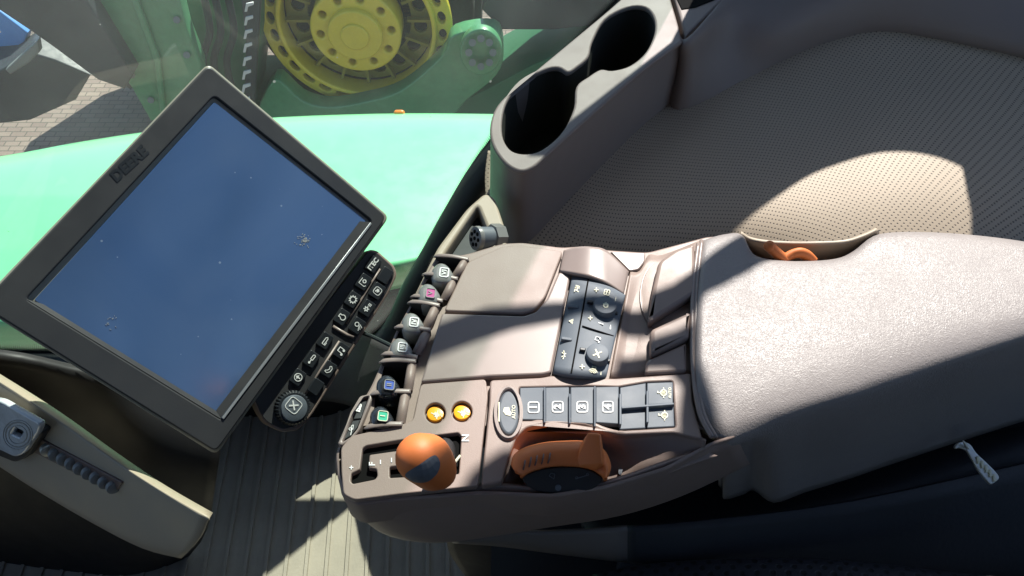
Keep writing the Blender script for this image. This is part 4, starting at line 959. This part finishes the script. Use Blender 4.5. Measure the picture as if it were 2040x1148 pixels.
# bracket between keypad and armrest
br = thing('display_bracket', P(760, 690, -.12), 'dark bracket arm joining the monitor to the armrest', 'bracket')
rows = [[(560, 600, -.27), (690, 650, -.2), (780, 690, -.14), (880, 700, -.10)], [(540, 720, -.27), (680, 740, -.21), (770, 770, -.15), (860, 790, -.10)], [(520, 800, -.29), (660, 800, -.24), (750, 830, -.18), (850, 850, -.13)]]
loft('bracket_arm', rows, 'darkwall', br, n=4, th=.02)
link('bracket_edge', tube_me([P(680, 648, -.18), P(740, 670, -.15), P(785, 692, -.125)], .002, 8), 'seal', br)

# ================================================================== STEERING COLUMN (lower left)
stc = thing('steering_column', P(150, 900, -.3), 'long beige rounded column cover with a row of grey thumb rollers, bottom left', 'steering column')
CP_A, CP_B, CP_C = P(0, 772, -.13), P(320, 975, -.135), P(90, 975, -.235)
cn = (CP_B - CP_A).cross(CP_C - CP_A).normalized()
if cn.dot(CAM - CP_A) < 0: cn = -cn
CP = Plane(CP_A, cn, CP_B - CP_A)
def colrow(pts, h, dn=0): return [CP.off(h).P(x, y) - Vector((0, 0, dn)) for x, y in pts]
e1 = [(-160, 650), (0, 746), (120, 822), (236, 905), (330, 968), (424, 1022)]
e2 = [(-160, 662), (0, 758), (114, 832), (230, 914), (323, 975), (418, 1030)]
e3 = [(-160, 676), (0, 772), (108, 844), (224, 924), (318, 984), (410, 1040)]
m1 = [(-160, 745), (0, 850), (95, 905), (210, 968), (305, 1026), (398, 1070)]
b1 = [(-160, 815), (0, 918), (85, 970), (190, 1030), (288, 1080), (375, 1100)]
b2 = [(-160, 826), (0, 930), (82, 982), (185, 1042), (284, 1092), (362, 1112)]
W_ = [colrow(e1, -.02), colrow(e1, -.012), colrow(e2, -.003), colrow(e3, 0), colrow(m1, .001), colrow(b1, 0), colrow(b2, -.008), colrow(b2, -.02)]

me = up_normals(grid_me(W_, 4), cn); solid(link('column_cover', me, 'beige', stc, smooth=180), .003)
sp_ = CP.off(.001)
prism('roller_slot', fillet([(78, 874), (244, 962), (228, 984), (64, 900)], 5), sp_.off(.0015), .004, 'taupe_d', stc, .0006)
for k in range(9):
    x, y = 96 + k * 16.2, 896 + k * 9.4
    c = sp_.off(.0022).P(x, y); r_ = .0066 - .0001 * k
    ux = (sp_.P(110, 900) - sp_.P(80, 884)).normalized(); axr = (ux + sp_.n * .5).normalized()
    link('thumb_roller', cyl_me(c - axr * .0022, c + axr * .0022, r_, r_ * .97, 28, .0008), 'wheelgrey' if k else 'metal', stc, smooth=35)
lp = sp_.off(.014)
lt = prism('latch_plate', [fillet([(-60, 790), (0, 800), (80, 846), (76, 862), (48, 905), (30, 912), (-60, 870)], 8), fillet([(30, 852), (46, 860), (38, 874), (22, 866)], 2)], lp, .006, 'clear', stc, .0015)
Mark(36, 866, 1, .5, 26, lp).circ(0, 0, .95, .07, n=30).circ(0, 0, 1.12, .04, n=30).circ(0, 0, .7, .04, n=30).done('plate_ring', 'wheelgrey', lt)
prism('latch_block', fillet([(-60, 800), (0, 815), (86, 862), (54, 912), (30, 922), (-60, 885)], 8), lp.off(-.0062), .009, 'black', stc, .001)
# dark cowl behind the column
cowl = thing('front_cowl', P(200, 760, -.4), 'black front cowl between monitor and beige column', 'cowl')
rows = [[(-200, 700, -.16), (0, 715, -.16), (150, 740, -.2), (300, 760, -.24), (450, 800, -.3)], [(-200, 800, -.24), (0, 820, -.26), (150, 860, -.28), (300, 920, -.3), (430, 960, -.36)], [(-200, 1000, -.5), (0, 1050, -.5), (150, 1080, -.5), (300, 1100, -.5), (400, 1080, -.55)], [(-200, 1180, -.7), (0, 1180, -.7), (100, 1180, -.7), (200, 1180, -.7), (300, 1180, -.72)]]
loft('cowl_skin', rows, 'black', cowl, n=4, th=.01)

# ================================================================== SEAT (lower right, in shade)
seat = thing('driver_seat', P(1700, 1100, -.3), 'black seat side and perforated cushion edge at the lower right', 'seat')
rows = [[(1150, 950, -.26), (1350, 920, -.26), (1550, 880, -.25), (1750, 830, -.24), (1950, 760, -.23), (2150, 680, -.22)],
        [(1160, 1040, -.22), (1350, 1010, -.22), (1550, 980, -.21), (1750, 930, -.2), (1950, 860, -.19), (2150, 780, -.18)],
        [(1230, 1075, -.21), (1380, 1055, -.21), (1550, 1030, -.2), (1750, 990, -.19), (1950, 930, -.18), (2150, 860, -.17)],
        [(1240, 1110, -.24), (1400, 1095, -.24), (1560, 1080, -.23), (1750, 1060, -.22), (1950, 1020, -.21), (2150, 980, -.2)],
        [(1230, 1150, -.27), (1400, 1140, -.27), (1560, 1130, -.26), (1750, 1120, -.25), (1950, 1100, -.24), (2150, 1080, -.23)]]
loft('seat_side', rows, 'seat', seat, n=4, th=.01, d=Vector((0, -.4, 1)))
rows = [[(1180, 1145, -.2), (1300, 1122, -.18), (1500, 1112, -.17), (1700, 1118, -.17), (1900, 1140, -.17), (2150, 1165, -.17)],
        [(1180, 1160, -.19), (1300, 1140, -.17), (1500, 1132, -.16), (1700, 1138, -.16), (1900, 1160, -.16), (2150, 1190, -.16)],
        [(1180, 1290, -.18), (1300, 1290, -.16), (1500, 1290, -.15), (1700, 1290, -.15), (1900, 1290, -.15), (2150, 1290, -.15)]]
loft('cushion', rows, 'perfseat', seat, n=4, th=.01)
# metal clip
clip = thing('metal_clip', P(1945, 920, -.13), 'small silver toothed metal clip hanging in the dark by the seat', 'clip')
cpl = Plane(P(1945, 925, -.11), Vector((0, -.35, .93)))
seatb = link('seat_base', box_me((.0, -.5, FZ), (.55, -.02, -.3)), 'seat', seat)
prism('blade', cr([(1903, 889), (1909, 882), (1920, 880), (1934, 886), (1945, 902), (1962, 918), (1984, 940), (1991, 952), (1984, 960), (1975, 965), (1966, 958), (1950, 938), (1937, 915), (1926, 898), (1914, 893), (1905, 894)], 3), cpl, .003, 'metal', clip, .0008)
link('teeth', join([prism_me([(1946 + k * 8, 910 + k * 9), (1951 + k * 8, 908 + k * 9), (1954 + k * 8, 922 + k * 9), (1949 + k * 8, 924 + k * 9)], cpl.off(.0016), .002, .0004) for k in range(5)]), 'cream', clip)
link('spike', tube_me([cpl.P(1928, 893), cpl.off(.006).P(1918, 878)], [(.0016, .0016), (.0006, .0006)], 8), 'metal', clip)

# ================================================================== OUTSIDE: our fender
fen = thing('front_fender', P(500, 450, -.9), 'green fender, its colour lightened to mint for full sun, just outside the window', 'fender')
rows = [[(-500, 420, -.80), (-250, 345, -.76), (0, 312, -.72), (150, 285, -.70), (300, 262, -.69), (500, 238, -.68), (750, 228, -.68), (980, 228, -.68), (1250, 236, -.70)],
        [(-500, 425, -.73), (-250, 350, -.71), (0, 316, -.68), (150, 289, -.66), (300, 266, -.655), (500, 242, -.65), (750, 231, -.65), (980, 232, -.65), (1250, 240, -.68)],
        [(-500, 470, -.70), (-250, 400, -.68), (0, 360, -.65), (150, 335, -.63), (300, 310, -.625), (500, 290, -.62), (750, 280, -.62), (980, 280, -.62), (1250, 290, -.64)],
        [(-500, 560, -.69), (-250, 500, -.67), (0, 460, -.64), (150, 440, -.62), (300, 420, -.62), (500, 410, -.61), (750, 410, -.61), (980, 400, -.62), (1250, 400, -.64)],
        [(-500, 640, -.70), (-250, 620, -.68), (0, 600, -.65), (150, 580, -.63), (300, 560, -.63), (500, 540, -.62), (750, 500, -.62), (980, 480, -.63), (1250, 480, -.65)],
        [(-500, 690, -.74), (-250, 680, -.71), (0, 655, -.67), (150, 650, -.65), (300, 640, -.64), (500, 600, -.63), (750, 545, -.63), (980, 500, -.64), (1250, 490, -.66)],
        [(-500, 760, -.85), (-250, 750, -.82), (0, 720, -.80), (150, 715, -.78), (300, 700, -.76), (500, 650, -.75), (750, 585, -.75), (980, 540, -.75), (1250, 540, -.76)]]
low_ = [[(x, y, z) for x, y, z in rows[-1]], [(x, y + 90, z - .25) for x, y, z in rows[-1]], [(x, y + 260, z - .8) for x, y, z in rows[-1]]]
loft('wheel_liner', low_, 'bodydark', fen, n=3, th=.01, d=Vector((0, -1, 0)))
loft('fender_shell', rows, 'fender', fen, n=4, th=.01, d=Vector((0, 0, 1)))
lampo = hull('amber_marker_lamp', [(P(791, 226, -.66), .008), (P(800, 226, -.66), .008)], 'lamp', None); tag(lampo, 'small amber marker lamp on the far edge of the sun-lightened fender', 'lamp')

# ================================================================== OUTSIDE: neighbouring tractor with the yellow wheel
YW = 4.1
tr = thing('neighbour_tractor', (PV(716, 35, YW).x, YW + .5, GZ), 'green tractor parked alongside, its dark green body behind and around the yellow wheel', 'tractor')
def vpanel(name, poly, y, th, m, parent, sm=True, label=None):
    pl = Plane((0, y, 0), (0, -1, 0), (1, 0, 0)); return prism(name, cr(poly, 4) if sm else poly, pl, th, m, parent, .01, label)
c0 = PV(716, 35, YW)
px2m = (PV(816, 35, YW) - c0).length / 100
def wpl(y): return Plane((c0.x, y, c0.z), (0, -1, 0), (1, 0, 0))
def disc_uv(r, n=64, cx=0, cy=0, sx=1, sy=1, rot=0):
    return [Vector((cx + r * (sx * math.cos(t) * math.cos(rot) - sy * math.sin(t) * math.sin(rot)), cy + r * (sx * math.cos(t) * math.sin(rot) + sy * math.sin(t) * math.cos(rot)))) for t in [2 * math.pi * k / n for k in range(n)]]
def wheel_disc(name, y, ro, holes, th, m, par, bev=.006):
    me = curve_mesh([disc_uv(ro)] + holes, th / 2 - bev, bev); pl = wpl(y); me.transform(pl.mat() @ Matrix.Translation((0, 0, -th / 2))); return link(name, me, m, par, smooth=40)
u = px2m * .98
whl = link('yellow_wheel', cyl_me((c0.x, YW + .02, c0.z), (c0.x, YW + .4, c0.z), .3, seg=48), 'tyre', tr)
whl.name = 'wheel'
rings = [disc_uv(152 * u)] + [disc_uv(11 * u, 20, 171 * u * math.cos(a), 171 * u * math.sin(a), .75, 1.25, a) for a in [2 * math.pi * (k + .5) / 28 for k in range(28)]]
wheel_disc('outer_rim', YW - .1, 191 * u, rings, .05, 'yellow', whl)
wheel_disc('rim_lip', YW - .13, 160 * u, [disc_uv(150 * u)], .14, 'yellow', whl, .01)
dish = [disc_uv(88 * u)] + [disc_uv(15 * u, 24, 124 * u * math.cos(a), 124 * u * math.sin(a), .9, 1.0, a) for a in [2 * math.pi * (k + .5) / 16 for k in range(16)]]
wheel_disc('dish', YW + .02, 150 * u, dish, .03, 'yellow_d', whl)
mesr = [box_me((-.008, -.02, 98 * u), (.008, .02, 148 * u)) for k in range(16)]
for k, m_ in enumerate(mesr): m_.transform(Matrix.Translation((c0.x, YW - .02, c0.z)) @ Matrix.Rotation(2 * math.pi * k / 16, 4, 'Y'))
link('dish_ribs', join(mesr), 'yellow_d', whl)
hub = wheel_disc('hub', YW - .16, 90 * u, [disc_uv(8 * u, 16, 71 * u * math.cos(a), 71 * u * math.sin(a)) for a in [2 * math.pi * (k + .1) / 10 for k in range(10)]], .16, 'yellow', whl, .012)
wheel_disc('hub_cap', YW - .20, 54 * u, [], .05, 'yellow', whl, .01); wheel_disc('hub_centre', YW - .215, 28 * u, [], .03, 'yellow', whl, .008)
wheel_disc('hub_back', YW + .0, 88 * u, [], .02, 'hole', whl)
wheel_disc('tyre', YW + .06, 232 * u, [], .4, 'tyre', whl, .05)
# body
vpanel('rear_fender', [(545, 160), (600, 200), (650, 214), (720, 205), (800, 180), (880, 112), (905, 70), (985, 60), (1003, 100), (990, 150), (930, 200), (880, 240), (700, 270), (520, 260)], YW - .25, .12, 'tgreen', tr)
vpanel('axle_plate', ell(958, 105, 42, 46), YW - .36, .06, 'tgreen', tr)
link('bolts', join([cyl_me(PV(958 + 24 * math.cos(a), 105 + 28 * math.sin(a), YW - .42), PV(958 + 24 * math.cos(a), 105 + 28 * math.sin(a), YW - .38) , .02, seg=12) for a in [k * math.pi / 4 for k in range(8)]]), 'bolt', tr)
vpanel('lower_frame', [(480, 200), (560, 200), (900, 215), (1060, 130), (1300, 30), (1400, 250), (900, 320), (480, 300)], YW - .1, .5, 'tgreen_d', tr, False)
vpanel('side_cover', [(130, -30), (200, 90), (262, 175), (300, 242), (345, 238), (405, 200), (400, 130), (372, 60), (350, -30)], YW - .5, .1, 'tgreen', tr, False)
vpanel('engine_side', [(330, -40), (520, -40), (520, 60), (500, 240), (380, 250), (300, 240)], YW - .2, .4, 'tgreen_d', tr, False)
link('hoses', join([tube_me(cr([PV(a, -30, YW - .3), PV(a + 18, 60, YW - .36), PV(a + 4, 130, YW - .34), PV(a + 30, 230, YW - .3)], 6, False), .02, 10) for a in (400, 422, 448)]), 'tyre', tr, smooth=60)
link('cover_bolts', join([cyl_me(PV(x, y, YW - .52), PV(x, y, YW - .48), .018, seg=10) for x, y in ((190, 40), (225, 90), (262, 150), (300, 200), (352, 40), (372, 110), (380, 180))]), 'bolt', tr)
vpanel('cover_rib', [(250, -30), (262, -30), (318, 120), (330, 225), (318, 225), (306, 125)], YW - .53, .03, 'tgreen', tr, False)
vpanel('step_guard', [(478, -20), (520, -20), (512, 120), (506, 215), (486, 215), (490, 90)], YW - .32, .05, 'bodydark', tr, False)
link('guard_marks', join([prism_me([(490 - k * 1.0, 8 + k * 27), (504 - k, 5 + k * 27), (505 - k, 10 + k * 27), (494 - k, 14 + k * 27), (492 - k, 24 + k * 27), (487 - k, 24 + k * 27)], Plane((0, YW - .38, 0), (0, -1, 0)), .01, .001) for k in range(8)]), 'white', tr)
vpanel('tank', [(985, -40), (1300, -40), (1300, 40), (1100, 60), (1000, 60), (960, 20)], YW - .1, .5, 'bodydark', tr, False)
vpanel('chassis_block', [(60, -60), (960, -60), (960, 60), (400, 90), (260, 180), (180, 120)], YW + .35, .5, 'bodydark', tr, False)
# machine at the far left and blue sheet
mac = thing('dark_implement', PV(60, 80, 3.6), 'dark farm implement with sloping frame at the far left', 'implement')
vpanel('frame_beam', [(-120, -60), (135, -60), (265, 150), (248, 178), (195, 160), (100, 90), (60, 62), (0, 22), (-120, -40)], 3.5, .12, 'bodydark', mac, False)
vpanel('lower_body', [(-120, 150), (0, 140), (60, 105), (110, 120), (180, 150), (150, 200), (60, 240), (-120, 260)], 3.7, .3, 'bodydark', mac, False)
vpanel('hinge_plate', [(10, 140), (74, 82), (78, 105), (60, 125), (20, 150)], 3.45, .05, 'bolt', mac, False)
bl = vpanel('blue_tarpaulin', [(-80, -10), (0, 24), (55, 66), (42, 106), (0, 140), (-80, 190)], 3.95, .1, 'blue', None, False); tag(bl, 'bright blue tarpaulin behind the dark implement, top left corner', 'tarpaulin')
